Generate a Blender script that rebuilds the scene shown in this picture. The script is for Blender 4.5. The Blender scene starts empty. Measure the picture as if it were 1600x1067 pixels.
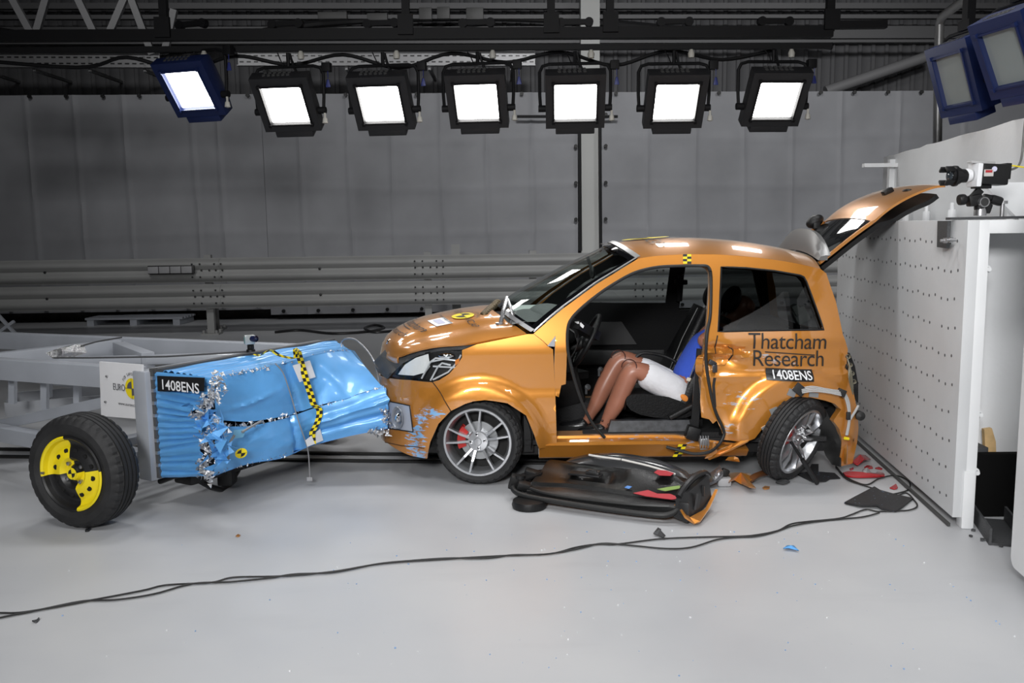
import bpy, bmesh, math, random
from mathutils import Vector as V, Matrix, noise
from mathutils.geometry import delaunay_2d_cdt, tessellate_polygon
random.seed(7)
SC = bpy.context.scene
COL = SC.collection
PI = math.pi
# ------------------------------------------------------------------ camera
FPX, CAMZ, PITCH, ROLL = 1400.0, 1.66, math.radians(7.4), 0.012
fw = V((0, math.cos(PITCH), -math.sin(PITCH)))
r0 = V((1, 0, 0)); u0 = V((0, math.sin(PITCH), math.cos(PITCH)))
rt = r0 * math.cos(ROLL) - u0 * math.sin(ROLL)
up = r0 * math.sin(ROLL) + u0 * math.cos(ROLL)
cd = bpy.data.cameras.new('camera'); cam = bpy.data.objects.new('camera', cd); COL.objects.link(cam)
cd.sensor_width = 36; cd.lens = 36 * FPX / 1600; cd.clip_end = 200
M4 = Matrix((rt, up, -fw)).transposed().to_4x4(); M4.translation = V((0, 0, CAMZ)); cam.matrix_world = M4
SC.camera = cam
CAMP = V((0, 0, CAMZ))
SC.view_settings.view_transform = 'Standard'; SC.view_settings.look = 'None'
SC.view_settings.gamma = 1; SC.view_settings.use_curve_mapping = False
SC.view_settings.exposure = 0.0
# ------------------------------------------------------------------ world and lights
wd = bpy.data.worlds.new('world'); SC.world = wd; wd.use_nodes = True
wd.node_tree.nodes['Background'].inputs[0].default_value = (0.8, 0.85, 1, 1)
wd.node_tree.nodes['Background'].inputs[1].default_value = 0.02
def area(name, loc, target, sx, sy, power, spread=180, col=(1, 1, 1)):
    l = bpy.data.lights.new(name, 'AREA'); l.shape = 'RECTANGLE'; l.size = sx; l.size_y = sy
    l.energy = power; l.color = col; l.spread = math.radians(spread)
    o = bpy.data.objects.new(name, l); COL.objects.link(o); o.location = loc
    o.rotation_euler = (V(target) - V(loc)).to_track_quat('-Z', 'Y').to_euler()
    return o
# studio lamps on the overhead grid of the crash hall, above and in front of the car
for gx in (-2.6, -0.9, 0.9, 2.6):
    area('grid_lamp', (gx, 6.3, 4.7), (gx, 6.1, 0), 0.7, 0.55, 17, 120)
for gx in (-2.2, 0.0, 2.2):
    area('grid_lamp', (gx, 2.2, 4.9), (gx * 0.9, 4.6, 0), 0.8, 0.6, 21, 120)
area('front_lamp', (-1.2, -3.2, 3.7), (1.4, 5.4, 0.7), 1.6, 1.2, 185, 100)
for gx, pw in ((-5.5, 42), (1.0, 104), (7.0, 84)):  # added fill lights that brighten the back curtains, not fixtures of the hall
    area('curtain_fill', (gx, 7.2, 6.9), (gx, 16.4, 2.6), 1.4, 0.8, pw, 85)
# ------------------------------------------------------------------ pixel rays -> points of the place
def ray(px, py): return fw + rt * ((px - 800) / FPX) - up * ((py - 533.5) / FPX)
def at(px, py, Y): d = ray(px, py); return CAMP + d * (Y / d.y)
def gr(px, py, Z=0.0): d = ray(px, py); return CAMP + d * ((Z - CAMZ) / d.z)
def pl(px, py, P, N): d = ray(px, py); P = V(P); N = V(N); return CAMP + d * ((P - CAMP).dot(N) / d.dot(N))
# ------------------------------------------------------------------ materials
MATS = {}
def mat(name, col=(.5, .5, .5), rough=.5, metal=0.0, coat=0.0, bump=0.0, bscale=30, var=0.0, vscale=6, emit=0.0, alpha=1.0, spec=.5):
    if name in MATS: return MATS[name]
    m = bpy.data.materials.new(name); m.use_nodes = True; nt = m.node_tree; b = nt.nodes['Principled BSDF']
    b.inputs['Base Color'].default_value = (*col, 1); b.inputs['Roughness'].default_value = rough
    b.inputs['Metallic'].default_value = metal; b.inputs['Coat Weight'].default_value = coat
    b.inputs['Coat Roughness'].default_value = .04; b.inputs['Specular IOR Level'].default_value = spec
    if emit: b.inputs['Emission Color'].default_value = (*col, 1); b.inputs['Emission Strength'].default_value = emit
    tc = nt.nodes.new('ShaderNodeTexCoord')
    if var:
        n = nt.nodes.new('ShaderNodeTexNoise'); n.inputs['Scale'].default_value = vscale; n.inputs['Detail'].default_value = 6
        nt.links.new(tc.outputs['Object'], n.inputs['Vector'])
        mx = nt.nodes.new('ShaderNodeMix'); mx.data_type = 'RGBA'; mx.blend_type = 'MIX'
        cr = nt.nodes.new('ShaderNodeMapRange'); cr.inputs['From Min'].default_value = .35; cr.inputs['From Max'].default_value = .68
        nt.links.new(n.outputs['Fac'], cr.inputs['Value'])
        mx.inputs['A'].default_value = (*[c * (1 - var) for c in col], 1); mx.inputs['B'].default_value = (*[min(1, c * (1 + var)) for c in col], 1)
        nt.links.new(cr.outputs['Result'], mx.inputs['Factor']); nt.links.new(mx.outputs['Result'], b.inputs['Base Color'])
    if bump:
        n = nt.nodes.new('ShaderNodeTexNoise'); n.inputs['Scale'].default_value = bscale; n.inputs['Detail'].default_value = 4
        nt.links.new(tc.outputs['Object'], n.inputs['Vector'])
        bp = nt.nodes.new('ShaderNodeBump'); bp.inputs['Strength'].default_value = bump; bp.inputs['Distance'].default_value = .02
        nt.links.new(n.outputs['Fac'], bp.inputs['Height']); nt.links.new(bp.outputs['Normal'], b.inputs['Normal'])
    MATS[name] = m; return m
def glass(name, tint=(.6, .65, .62), opacity=.35, rough=.02):
    if name in MATS: return MATS[name]
    m = bpy.data.materials.new(name); m.use_nodes = True; nt = m.node_tree; nt.nodes.clear()
    o = nt.nodes.new('ShaderNodeOutputMaterial'); t = nt.nodes.new('ShaderNodeBsdfTransparent'); g = nt.nodes.new('ShaderNodeBsdfGlossy')
    f = nt.nodes.new('ShaderNodeFresnel'); mx = nt.nodes.new('ShaderNodeMixShader')
    t.inputs[0].default_value = (*tint, 1); g.inputs['Roughness'].default_value = rough; f.inputs[0].default_value = 1.5
    ge = nt.nodes.new('ShaderNodeNewGeometry'); mi_ = nt.nodes.new('ShaderNodeMapRange')     # one thin sheet: the same reflection from either side
    mi_.inputs[3].default_value = 1.5; mi_.inputs[4].default_value = 1 / 1.5
    nt.links.new(ge.outputs['Backfacing'], mi_.inputs[0]); nt.links.new(mi_.outputs[0], f.inputs[0])
    nt.links.new(f.outputs[0], mx.inputs[0]); nt.links.new(t.outputs[0], mx.inputs[1]); nt.links.new(g.outputs[0], mx.inputs[2])
    nt.links.new(mx.outputs[0], o.inputs[0]); MATS[name] = m; return m
PAINT = mat('copper_orange_paint', (.60, .235, .032), .34, .5, 1.0); PB = PAINT.node_tree.nodes['Principled BSDF']; PB.inputs['Coat IOR'].default_value = 1.75; PB.inputs['Sheen Weight'].default_value = .22; PB.inputs['Sheen Roughness'].default_value = .35; PB.inputs['Sheen Tint'].default_value = (1, .93, .8, 1)
def scraped_paint(name, blobs, col, rot=35, scale=(7, 12, 34), amp=.24):
    """the car paint with smeared scrapes inside a few patches (x, z, reach in x, reach in z) of the near side"""
    m = PAINT.copy(); m.name = name; nt = m.node_tree; b = nt.nodes['Principled BSDF']
    tc = nt.nodes.new('ShaderNodeTexCoord'); mp = nt.nodes.new('ShaderNodeMapping'); n = nt.nodes.new('ShaderNodeTexNoise')
    mp.inputs['Rotation'].default_value = (0, math.radians(rot), 0); mp.inputs['Scale'].default_value = scale
    n.inputs['Scale'].default_value = 1.6; n.inputs['Detail'].default_value = 8; n.inputs['Roughness'].default_value = .7
    nt.links.new(tc.outputs['Object'], mp.inputs[0]); nt.links.new(mp.outputs[0], n.inputs['Vector'])
    sep = nt.nodes.new('ShaderNodeSeparateXYZ'); nt.links.new(tc.outputs['Object'], sep.inputs[0])
    def mth(op, a, bb=None, c=None):
        q = nt.nodes.new('ShaderNodeMath'); q.operation = op
        for i, v in enumerate((a, bb, c)):
            if v is None: continue
            if isinstance(v, (int, float)): q.inputs[i].default_value = v
            else: nt.links.new(v, q.inputs[i])
        return q.outputs[0]
    tot = None
    for (x, z, rx, rz, lean) in blobs:
        cx = mth('MULTIPLY_ADD', mth('SUBTRACT', sep.outputs['Z'], z), lean, x)
        d = mth('ADD', mth('POWER', mth('ABSOLUTE', mth('DIVIDE', mth('SUBTRACT', sep.outputs['X'], cx), rx)), 2.0), mth('POWER', mth('ABSOLUTE', mth('DIVIDE', mth('SUBTRACT', sep.outputs['Z'], z), rz)), 2.0))
        r = mth('MAXIMUM', mth('SUBTRACT', 1.0, d), 0.0); tot = r if tot is None else mth('MAXIMUM', tot, r)
    msk = mth('MULTIPLY', tot, mth('LESS_THAN', sep.outputs['Y'], 0))
    v = mth('ADD', n.outputs['Fac'], mth('MULTIPLY', mth('POWER', msk, .5), amp))
    st = nt.nodes.new('ShaderNodeMapRange'); st.inputs['From Min'].default_value = .70; st.inputs['From Max'].default_value = .75
    nt.links.new(v, st.inputs['Value'])
    mx = nt.nodes.new('ShaderNodeMix'); mx.data_type = 'RGBA'; mx.inputs['A'].default_value = b.inputs['Base Color'].default_value; mx.inputs['B'].default_value = (*col, 1)
    f = mth('MULTIPLY', st.outputs['Result'], mth('GREATER_THAN', msk, .01))
    nt.links.new(f, mx.inputs['Factor']); nt.links.new(mx.outputs['Result'], b.inputs['Base Color'])
    nt.links.new(mth('SUBTRACT', .5, mth('MULTIPLY', f, .48)), b.inputs['Metallic'])
    return m
SCRAPED = scraped_paint('scraped_orange_paint', [(-1.22, .33, .085, .20, .18), (-1.12, .48, .12, .05, 0), (-1.20, .19, .10, .05, 0)], (.22, .45, .75))
SCUFFED = scraped_paint('scuffed_orange_paint', [(.86, .55, .16, .08, 0), (1.05, .80, .20, .05, 0), (.80, .36, .10, .05, 0)], (.42, .42, .46), 5, (9, 12, 30), .17)
SILLSCUFF = scraped_paint('scuffed_sill_paint', [(.25, .295, .45, .02, 0), (.62, .27, .16, .02, 0)], (.22, .42, .70), 80, (8, 12, 60), .15)
BLACKP = mat('black_plastic', (.008, .008, .0085), .42, bump=.15, bscale=220, spec=.35)
SOFTBLK = mat('black_upholstery', (.005, .005, .0055), .7, bump=.2, bscale=120, spec=.15)
LEATHER = mat('black_leatherette', (.005, .005, .0055), .42, bump=.15, bscale=90, spec=.25)
RUBBER = mat('tyre_rubber', (.016, .016, .017), .68, bump=.1, bscale=150, var=.3, vscale=9)
DGREY = mat('dark_grey_plastic', (.05, .052, .055), .6, bump=.3, bscale=160)
ALLOY = mat('silver_alloy', (.55, .56, .58), .28, .85)
CHROME = mat('chrome', (.85, .86, .88), .07, 1)
STEEL = mat('bare_steel', (.42, .42, .43), .38, .9, var=.2)
SHEET = mat('torn_aluminium', (.72, .73, .75), .33, .9, bump=.6, bscale=60)
GREYP = mat('trolley_grey_paint', (.36, .38, .42), .42, 0, .2, var=.06, vscale=4)
BLUE = mat('blue_barrier_skin', (.115, .37, .75), .36, .15, .25, bump=.12, bscale=9, var=.08, vscale=5)
BLUESEAM = mat('blue_barrier_edge', (.09, .27, .60), .5, .1, 0, bump=.5, bscale=50)
WHITEP = mat('white_paint', (.74, .75, .76), .5, bump=.05, bscale=40, var=.03, vscale=3)
BLOCKP = mat('block_grey_white_paint', (.60, .61, .62), .5, bump=.06, bscale=30, var=.04, vscale=2)
YELLOW = mat('signal_yellow', (.88, .70, .01), .45)
BLACK = mat('black_paint', (.012, .012, .013), .4)
INK = mat('black_vinyl_letters', (.02, .017, .015), .45)
WHITE = mat('white_vinyl', (.80, .81, .83), .5)
GREYINK = mat('grey_ink', (.10, .10, .11), .5)
SKIN = mat('dummy_vinyl_skin', (.33, .135, .085), .36, var=.08, vscale=8)
BLUECLOTH = mat('blue_cotton', (.035, .09, .52), .8, bump=.25, bscale=40)
WHITECLOTH = mat('white_cotton', (.70, .70, .73), .85, bump=.35, bscale=22)
RED = mat('red_plastic', (.40, .012, .018), .2, 0, .6)
CLEAR = glass('clear_plastic', (.92, .94, .95))
WIND = glass('windscreen_glass', (.80, .86, .84))
TINT = glass('dark_tinted_glass', (.11, .12, .12))
# ------------------------------------------------------------------ mesh collector
def rotm(rx=0, ry=0, rz=0):
    return Matrix.Rotation(rz, 4, 'Z') @ Matrix.Rotation(ry, 4, 'Y') @ Matrix.Rotation(rx, 4, 'X')
class MB:
    def __init__(s): s.bm = bmesh.new(); s.mi = 0
    def _add(s, verts, faces, mi=None):
        vs = [s.bm.verts.new(v) for v in verts]; out = []
        for f in faces:
            try: q = s.bm.faces.new([vs[i] for i in f]); q.material_index = s.mi if mi is None else mi; out.append(q)
            except ValueError: pass
        return vs, out
    def box(s, c, size, R=None, bev=0.0, taper=1.0):
        hx, hy, hz = [d / 2 for d in size]; R = R or Matrix.Identity(4); c = V(c)
        P = []
        for z, t in ((-hz, 1), (hz, taper)):
            for x, y in ((-hx, -hy), (hx, -hy), (hx, hy), (-hx, hy)): P.append(c + (R @ V((x * t, y * t, z))))
        vs, fs = s._add(P, [(3, 2, 1, 0), (4, 5, 6, 7), (0, 1, 5, 4), (1, 2, 6, 5), (2, 3, 7, 6), (3, 0, 4, 7)])
        if bev:
            es = list({e for f in fs for e in f.edges})
            bmesh.ops.bevel(s.bm, geom=es, offset=bev, segments=2, affect='EDGES', profile=.6)
        return s
    def hexa(s, bottom, top):
        s._add([V(p) for p in bottom] + [V(p) for p in top], [(3, 2, 1, 0), (4, 5, 6, 7), (0, 1, 5, 4), (1, 2, 6, 5), (2, 3, 7, 6), (3, 0, 4, 7)]); return s
    def bar(s, a, b, w, h, upv=(0, 0, 1), bev=0.0):
        a, b = V(a), V(b); d = (b - a); L = d.length; x = d.normalized(); u = V(upv); y = u.cross(x).normalized(); z = x.cross(y)
        R = Matrix((x, y, z)).transposed().to_4x4()
        return s.box((a + b) / 2, (L, w, h), R, bev)
    def tube(s, pts, r, n=8, closed=False, cap=True, smooth=0):
        pts = [V(p) for p in pts]
        if smooth: pts = spline(pts, smooth, closed)
        rr = r if isinstance(r, (list, tuple)) else None
        m = len(pts); rings = []; prev = None
        for i, p in enumerate(pts):
            if closed: t = pts[(i + 1) % m] - pts[i - 1]
            else: t = pts[min(i + 1, m - 1)] - pts[max(i - 1, 0)]
            if t.length < 1e-9: t = V((0, 0, 1))
            t.normalize()
            if prev is None:
                a = V((0, 0, 1)) if abs(t.z) < .9 else V((1, 0, 0)); nrm = (a - t * a.dot(t)).normalized()
            else:
                nrm = prev - t * prev.dot(t)
                nrm = nrm.normalized() if nrm.length > 1e-6 else prev
            prev = nrm; bi = t.cross(nrm)
            ri = rr[min(int(i * len(rr) / m), len(rr) - 1)] if rr else r
            rings.append([p + (nrm * math.cos(2 * PI * k / n) + bi * math.sin(2 * PI * k / n)) * ri for k in range(n)])
        verts = [v for R in rings for v in R]; faces = []
        for i in range(m if closed else m - 1):
            j = (i + 1) % m
            for k in range(n): faces.append((i * n + k, i * n + (k + 1) % n, j * n + (k + 1) % n, j * n + k))
        if cap and not closed: faces += [tuple(range(n - 1, -1, -1)), tuple((m - 1) * n + k for k in range(n))]
        s._add(verts, faces); return s
    def lathe(s, prof, n=48, mtx=None, axis='Y', mif=None):
        # prof: (radius, along) pairs; axis along local Y
        mtx = mtx or Matrix.Identity(4); verts = []; faces = []; m = len(prof)
        for (r, a) in prof:
            for k in range(n):
                t = 2 * PI * k / n; verts.append(mtx @ (V((r * math.cos(t), a, r * math.sin(t))) if axis == 'Y' else V((r * math.cos(t), r * math.sin(t), a))))
        for i in range(m - 1):
            for k in range(n):
                f = (i * n + k, (i + 1) * n + k, (i + 1) * n + (k + 1) % n, i * n + (k + 1) % n)
                faces.append(f if axis == 'Y' else f[::-1])
        vs, fs = s._add(verts, faces)
        if mif:
            for f in fs: f.material_index = mif(mtx.inverted() @ f.calc_center_median())
        return s
    def grid(s, rows, flip=False, mif=None):
        n = len(rows[0]); verts = [V(p) for r in rows for p in r]; faces = []
        for i in range(len(rows) - 1):
            for k in range(n - 1):
                f = (i * n + k, i * n + k + 1, (i + 1) * n + k + 1, (i + 1) * n + k); faces.append(f[::-1] if flip else f)
        vs, fs = s._add(verts, faces)
        if mif:
            for q, f in enumerate(fs): f.material_index = mif(q // (n - 1), q % (n - 1))
        return s
    def prism(s, poly, d):
        # poly: 3D points (planar), d: extrusion vector
        n = len(poly); P = [V(p) for p in poly]; d = V(d)
        s._add(P + [p + d for p in P], [tuple(range(n - 1, -1, -1)), tuple(range(n, 2 * n))] + [(i, (i + 1) % n, n + (i + 1) % n, n + i) for i in range(n)]); return s
    def sphere(s, c, r, R=None, seg=16, ring=10):
        R = R or Matrix.Identity(4); r = r if isinstance(r, (tuple, list)) else (r, r, r)
        verts = []; faces = []
        for i in range(ring + 1):
            a = PI * i / ring
            for k in range(seg):
                t = 2 * PI * k / seg; verts.append(V(c) + R @ V((r[0] * math.sin(a) * math.cos(t), r[1] * math.sin(a) * math.sin(t), r[2] * math.cos(a))))
        for i in range(ring):
            for k in range(seg): faces.append((i * seg + k, (i + 1) * seg + k, (i + 1) * seg + (k + 1) % seg, i * seg + (k + 1) % seg))
        s._add(verts, faces); return s
    def tris(s, pts, tris, mif=None):
        vs, fs = s._add([V(p) for p in pts], tris)
        if mif:
            for f in fs: f.material_index = mif(f.calc_center_median())
        return s
def spline(P, k, closed=False):
    out = []; n = len(P); rng = range(n if closed else n - 1)
    for i in rng:
        p0 = P[(i - 1) % n] if closed else P[max(i - 1, 0)]; p1 = P[i]; p2 = P[(i + 1) % n]; p3 = P[(i + 2) % n] if closed else P[min(i + 2, n - 1)]
        for j in range(k):
            t = j / k
            out.append(.5 * ((2 * p1) + (p2 - p0) * t + (2 * p0 - 5 * p1 + 4 * p2 - p3) * t * t + (3 * p1 - p0 - 3 * p2 + p3) * t ** 3))
    if not closed: out.append(P[-1].copy())
    return out
WM = {}
def world_of(o):
    m = WM.get(o.name)
    return m if m is not None else Matrix.Identity(4)
def thing(name, label, cat, loc=(0, 0, 0), rotz=0, group=None):
    o = bpy.data.objects.new(name, None); COL.objects.link(o); o.empty_display_size = .1
    o.location = loc; o.rotation_euler = (0, 0, rotz); o['label'] = label; o['category'] = cat
    if group: o['group'] = group
    WM[o.name] = Matrix.Translation(V(loc)) @ Matrix.Rotation(rotz, 4, 'Z'); return o
def tag(o, label, cat, group=None, kind=None):
    o['label'] = label; o['category'] = cat
    if group: o['group'] = group
    if kind: o['kind'] = kind
    return o
def obj(name, mb, mats, parent=None, local=False, sharp=38, solid=0, soff=-1, sub=0, label=None, doubles=False, origin=None, face=None):
    """link a mesh; verts are in world space unless local"""
    bm = mb.bm
    if doubles: bmesh.ops.remove_doubles(bm, verts=bm.verts, dist=1e-4)
    mats = mats if isinstance(mats, (list, tuple)) else [mats]
    base = world_of(parent) if parent else Matrix.Identity(4)
    if parent is None and not local:
        if origin is None:
            if len(bm.verts):
                xs = [v.co for v in bm.verts]
                origin = V(((min(c.x for c in xs) + max(c.x for c in xs)) / 2, (min(c.y for c in xs) + max(c.y for c in xs)) / 2, min(c.z for c in xs)))
        base = Matrix.Translation(V(origin))
    if not local: bm.transform(base.inverted())
    bm.normal_update()
    if face is not None and sum((f.normal * f.calc_area() for f in bm.faces), V((0, 0, 0))).dot(V(face)) < 0: bmesh.ops.reverse_faces(bm, faces=bm.faces); bm.normal_update()
    for f in bm.faces: f.smooth = True
    a = math.radians(sharp)
    for e in bm.edges:
        if len(e.link_faces) != 2 or e.link_faces[0].normal.angle(e.link_faces[1].normal, 0) > a: e.smooth = False
    me = bpy.data.meshes.new(name); bm.to_mesh(me); bm.free()
    for m in mats: me.materials.append(m)
    o = bpy.data.objects.new(name, me); COL.objects.link(o)
    if parent: o.parent = parent; WM[o.name] = base
    elif not local: o.location = base.translation; WM[o.name] = base
    else: WM[o.name] = Matrix.Identity(4)
    if solid:
        md = o.modifiers.new('thickness', 'SOLIDIFY'); md.thickness = solid; md.offset = soff; md.use_even_offset = False
    if sub:
        md = o.modifiers.new('smooth', 'SUBSURF'); md.levels = sub; md.render_levels = sub
    if label: o['label'] = label
    return o
def spread(name, mb, m, parent, mats):
    """the same small part repeated: one object per place, sharing one mesh"""
    inv = world_of(parent).inverted(); p = None
    for M_ in mats:
        if p is None: p = o = obj(name, mb, m, parent, local=True)
        else: o = p.copy(); COL.objects.link(o)
        o.matrix_local = inv @ M_
def dup(root, loc, rotz, label, group=None):
    r = root.copy(); COL.objects.link(r); r.location = loc; r.rotation_euler = (0, 0, rotz); r['label'] = label
    if group: r['group'] = group
    for ch in list(root.children):
        c = ch.copy(); COL.objects.link(c); c.parent = r
        for g in list(ch.children):
            d = g.copy(); COL.objects.link(d); d.parent = c
    WM[r.name] = Matrix.Translation(V(loc)) @ Matrix.Rotation(rotz, 4, 'Z')
    return r
def struct(name, mb, m, **k):
    o = obj(name, mb, m, **k); o['kind'] = 'structure'; return o
def text_bm(s, size, fn, mb, align='LEFT', mi=0, spacing=1.0, xs=1.0, fine=0, bold=0):
    c = bpy.data.curves.new('t', 'FONT'); c.body = s; c.size = size; c.align_x = align; c.space_character = spacing; c.resolution_u = 4; c.offset = bold * size
    o = bpy.data.objects.new('t', c); COL.objects.link(o)
    dg = bpy.context.evaluated_depsgraph_get(); dg.update(); me = o.evaluated_get(dg).to_mesh()
    pts = [v.co.copy() for v in me.vertices]; fs = [tuple(p.vertices) for p in me.polygons]
    o.evaluated_get(dg).to_mesh_clear(); bpy.data.objects.remove(o); bpy.data.curves.remove(c)
    t = bmesh.new(); vs = [t.verts.new((p.x * xs, p.y, 0)) for p in pts]
    for f in fs:
        try: t.faces.new([vs[i] for i in f])
        except ValueError: pass
    bmesh.ops.remove_doubles(t, verts=t.verts, dist=1e-6)
    if fine:
        bmesh.ops.triangulate(t, faces=t.faces)
        for _ in range(4):
            L = [e for e in t.edges if e.calc_length() > fine]
            if not L: break
            bmesh.ops.subdivide_edges(t, edges=L, cuts=1); bmesh.ops.triangulate(t, faces=[f for f in t.faces if len(f.verts) > 3])
    t.verts.index_update()
    mb.mi = mi; mb._add([fn(v.co.x, v.co.y) for v in t.verts], [tuple(v.index for v in f.verts) for f in t.faces]); t.free()
def nz(p, s=1.0, seed=0): return noise.noise(V((p[0] * s + seed * 7.3, p[1] * s + seed * 3.1, p[2] * s)))
def cdt(outer, holes=(), step=.03):
    """triangulate a 2D polygon with holes and an inner grid of points; returns pts, tris"""
    def refine(P):
        out = []
        for i, a in enumerate(P):
            b = P[(i + 1) % len(P)]; n = max(1, int((V(b) - V(a)).length / step))
            out += [V(a).lerp(V(b), k / n) for k in range(n)]
        return out
    loops = [refine([V(p) for p in outer])] + [refine([V(p) for p in h]) for h in holes]
    pts = []; edges = []; faces = []
    for L in loops:
        b = len(pts); pts += L; edges += [(b + i, b + (i + 1) % len(L)) for i in range(len(L))]; faces.append(list(range(b, b + len(L))))
    def inside(p, L):
        c = False; j = len(L) - 1
        for i in range(len(L)):
            if (L[i].y > p.y) != (L[j].y > p.y) and p.x < (L[j].x - L[i].x) * (p.y - L[i].y) / (L[j].y - L[i].y + 1e-12) + L[i].x: c = not c
            j = i
        return c
    xs = [p.x for p in loops[0]]; ys = [p.y for p in loops[0]]
    y = min(ys) + step * .5; r = 0
    allb = list(pts)
    while y < max(ys):
        x = min(xs) + step * (.25 + .5 * (r % 2))
        while x < max(xs):
            p = V((x, y))
            if inside(p, loops[0]) and not any(inside(p, h) for h in loops[1:]) and min((p - q).length_squared for q in allb) > (step * .45) ** 2: pts.append(p)
            x += step
        y += step * .87; r += 1
    co, ed, fa, *_ = delaunay_2d_cdt([V((p.x, p.y)) for p in pts], edges, [], 0, 1e-6)
    tris = []
    for f in fa:
        c = sum((co[i] for i in f), V((0, 0))) / len(f)
        if inside(c, loops[0]) and not any(inside(c, h) for h in loops[1:]):
            a, b, d = [co[i] for i in f[:3]]
            tris.append(tuple(f) if (b - a).cross(d - a) > 0 else tuple(f[::-1]))
    return co, tris
# ------------------------------------------------------------------ the hall
def floor_mat():
    m = mat('pale_grey_floor_paint', (.52, .53, .55), .42); nt = m.node_tree; b = nt.nodes['Principled BSDF']
    tc = nt.nodes.new('ShaderNodeTexCoord')
    def nse(sc, det, stretch=(1, 1, 1)):
        mp = nt.nodes.new('ShaderNodeMapping'); mp.inputs['Scale'].default_value = stretch
        n = nt.nodes.new('ShaderNodeTexNoise'); n.inputs['Scale'].default_value = sc; n.inputs['Detail'].default_value = det
        nt.links.new(tc.outputs['Object'], mp.inputs[0]); nt.links.new(mp.outputs[0], n.inputs['Vector']); return n
    a = nse(.9, 5); w = nse(3.2, 6, (.4, 1.6, 1)); s = nse(38, 3)
    def mr(src, lo, hi, to0=0, to1=1):
        q = nt.nodes.new('ShaderNodeMapRange'); q.inputs[1].default_value = lo; q.inputs[2].default_value = hi
        q.inputs[3].default_value = to0; q.inputs[4].default_value = to1; nt.links.new(src, q.inputs[0]); return q.outputs[0]
    def mix(f, A, B):
        q = nt.nodes.new('ShaderNodeMix'); q.data_type = 'RGBA'; nt.links.new(f, q.inputs['Factor'])
        for k, v in (('A', A), ('B', B)):
            if isinstance(v, tuple): q.inputs[k].default_value = (*v, 1)
            else: nt.links.new(v, q.inputs[k])
        return q.outputs['Result']
    c = mix(mr(a.outputs['Fac'], .35, .65), (.445, .455, .475), (.50, .505, .515))
    c = mix(mr(w.outputs['Fac'], .58, .75, 0, .4), c, (.41, .415, .43))
    c = mix(mr(s.outputs['Fac'], .735, .76, 0, .5), c, (.28, .32, .40))
    nt.links.new(c, b.inputs['Base Color'])
    nt.links.new(mr(a.outputs['Fac'], .3, .7, .33, .5), b.inputs['Roughness'])
    return m
mb = MB(); mb.box((0, 6, -.1), (40, 34, .2)); struct('floor', mb, floor_mat(), origin=(0, 0, 0))
WALLM = mat('dark_cladding', (.085, .085, .09), .75); CEILM = mat('dark_roof_deck', (.05, .05, .053), .8)
YAW = .049
def wy(x, Y0=16.4): return Y0 + YAW * x
DIRW = V((1, YAW, 0)).normalized(); NW = V((YAW, -1, 0)).normalized()
def wpt(px, py, Y0=16.4): return pl(px, py, (0, Y0, 0), NW)
mb = MB()   # corrugated upper cladding, real ribs
rows = []
for z in (0, 8):
    R = []; x = -19.0
    while x < 19:
        for dx, dy in ((0, 0), (.16, 0), (.18, -.03), (.24, -.03), (.26, 0)): R.append(V((x + dx, wy(x + dx, 17.3) + dy, z)))
        x += .26
    rows.append(R)
mb.grid(rows, flip=False)
mb.hexa([(-19, wy(-19, 17.35), 0), (19, wy(19, 17.35), 0), (19, wy(19, 17.6), 0), (-19, wy(-19, 17.6), 0)], [(-19, wy(-19, 17.35), 8), (19, wy(19, 17.35), 8), (19, wy(19, 17.6), 8), (-19, wy(-19, 17.6), 8)])
struct('wall_back', mb, WALLM)
mb = MB(); rows = []
for y in (-9, 18.4):
    R = []; x = -19.0
    while x < 19:
        for dx, dz in ((0, 0), (.2, 0), (.24, .06), (.36, .06), (.4, 0)): R.append(V((x + dx, y, 7.2 + dz)))
        x += .4
    rows.append(R)
mb.grid(rows); mb.box((0, 4.7, 7.4), (38.4, 27.6, .2)); struct('ceiling', mb, CEILM)
SIDEM = mat('dark_side_wall', (.10, .10, .105), .8)
mb = MB(); mb.box((-19.1, 4.7, 3.7), (.2, 27.6, 7.4)); struct('wall_left', mb, SIDEM)
mb = MB(); mb.box((19.1, 4.7, 3.7), (.2, 27.6, 7.4)); struct('wall_right', mb, SIDEM)
mb = MB(); mb.box((0, -9.1, 3.7), (38.4, .2, 7.4)); struct('wall_front', mb, mat('pale_front_wall', (.30, .30, .31), .8))
# low plinth of painted block behind the curtain hem
mb = MB(); mb.hexa([(-18, wy(-18, 16.9), 0), (18, wy(18, 16.9), 0), (18, wy(18, 17.25), 0), (-18, wy(-18, 17.25), 0)], [(-18, wy(-18, 16.9), .55), (18, wy(18, 16.9), .55), (18, wy(18, 17.25), .55), (-18, wy(-18, 17.25), .55)])
struct('trim_1', mb, mat('dark_blockwork', (.075, .072, .066), .9, bump=.8, bscale=5, var=.4, vscale=3))
# roof purlins and a pale column: fixed parts of the hall
PUR = mat('purlin_grey', (.10, .10, .104), .55, .2)
for k, (py, h, Yp, nm) in enumerate(((10, .10, 16.9, 'trim_2'), (27, .07, 16.8, 'trim_3'), (52, .22, 17.0, 'trim_4'), (66, .05, 16.7, 'trim_5'))):
    a = wpt(0, py, Yp); z = at(800, py, Yp).z
    mb = MB(); mb.bar((-18.5, wy(-18.5, Yp), z), (18.5, wy(18.5, Yp), z), .12, h); struct(nm, mb, PUR)
ca = wpt(908, 300, 16.42); cb = wpt(937, 300, 16.42)
mb = MB(); mb.hexa([(ca.x, ca.y, 0), (cb.x, cb.y, 0), (cb.x, cb.y + .3, 0), (ca.x, ca.y + .3, 0)], [(ca.x, ca.y, 7.1), (cb.x, cb.y, 7.1), (cb.x, cb.y + .3, 7.1), (ca.x, ca.y + .3, 7.1)])
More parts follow.
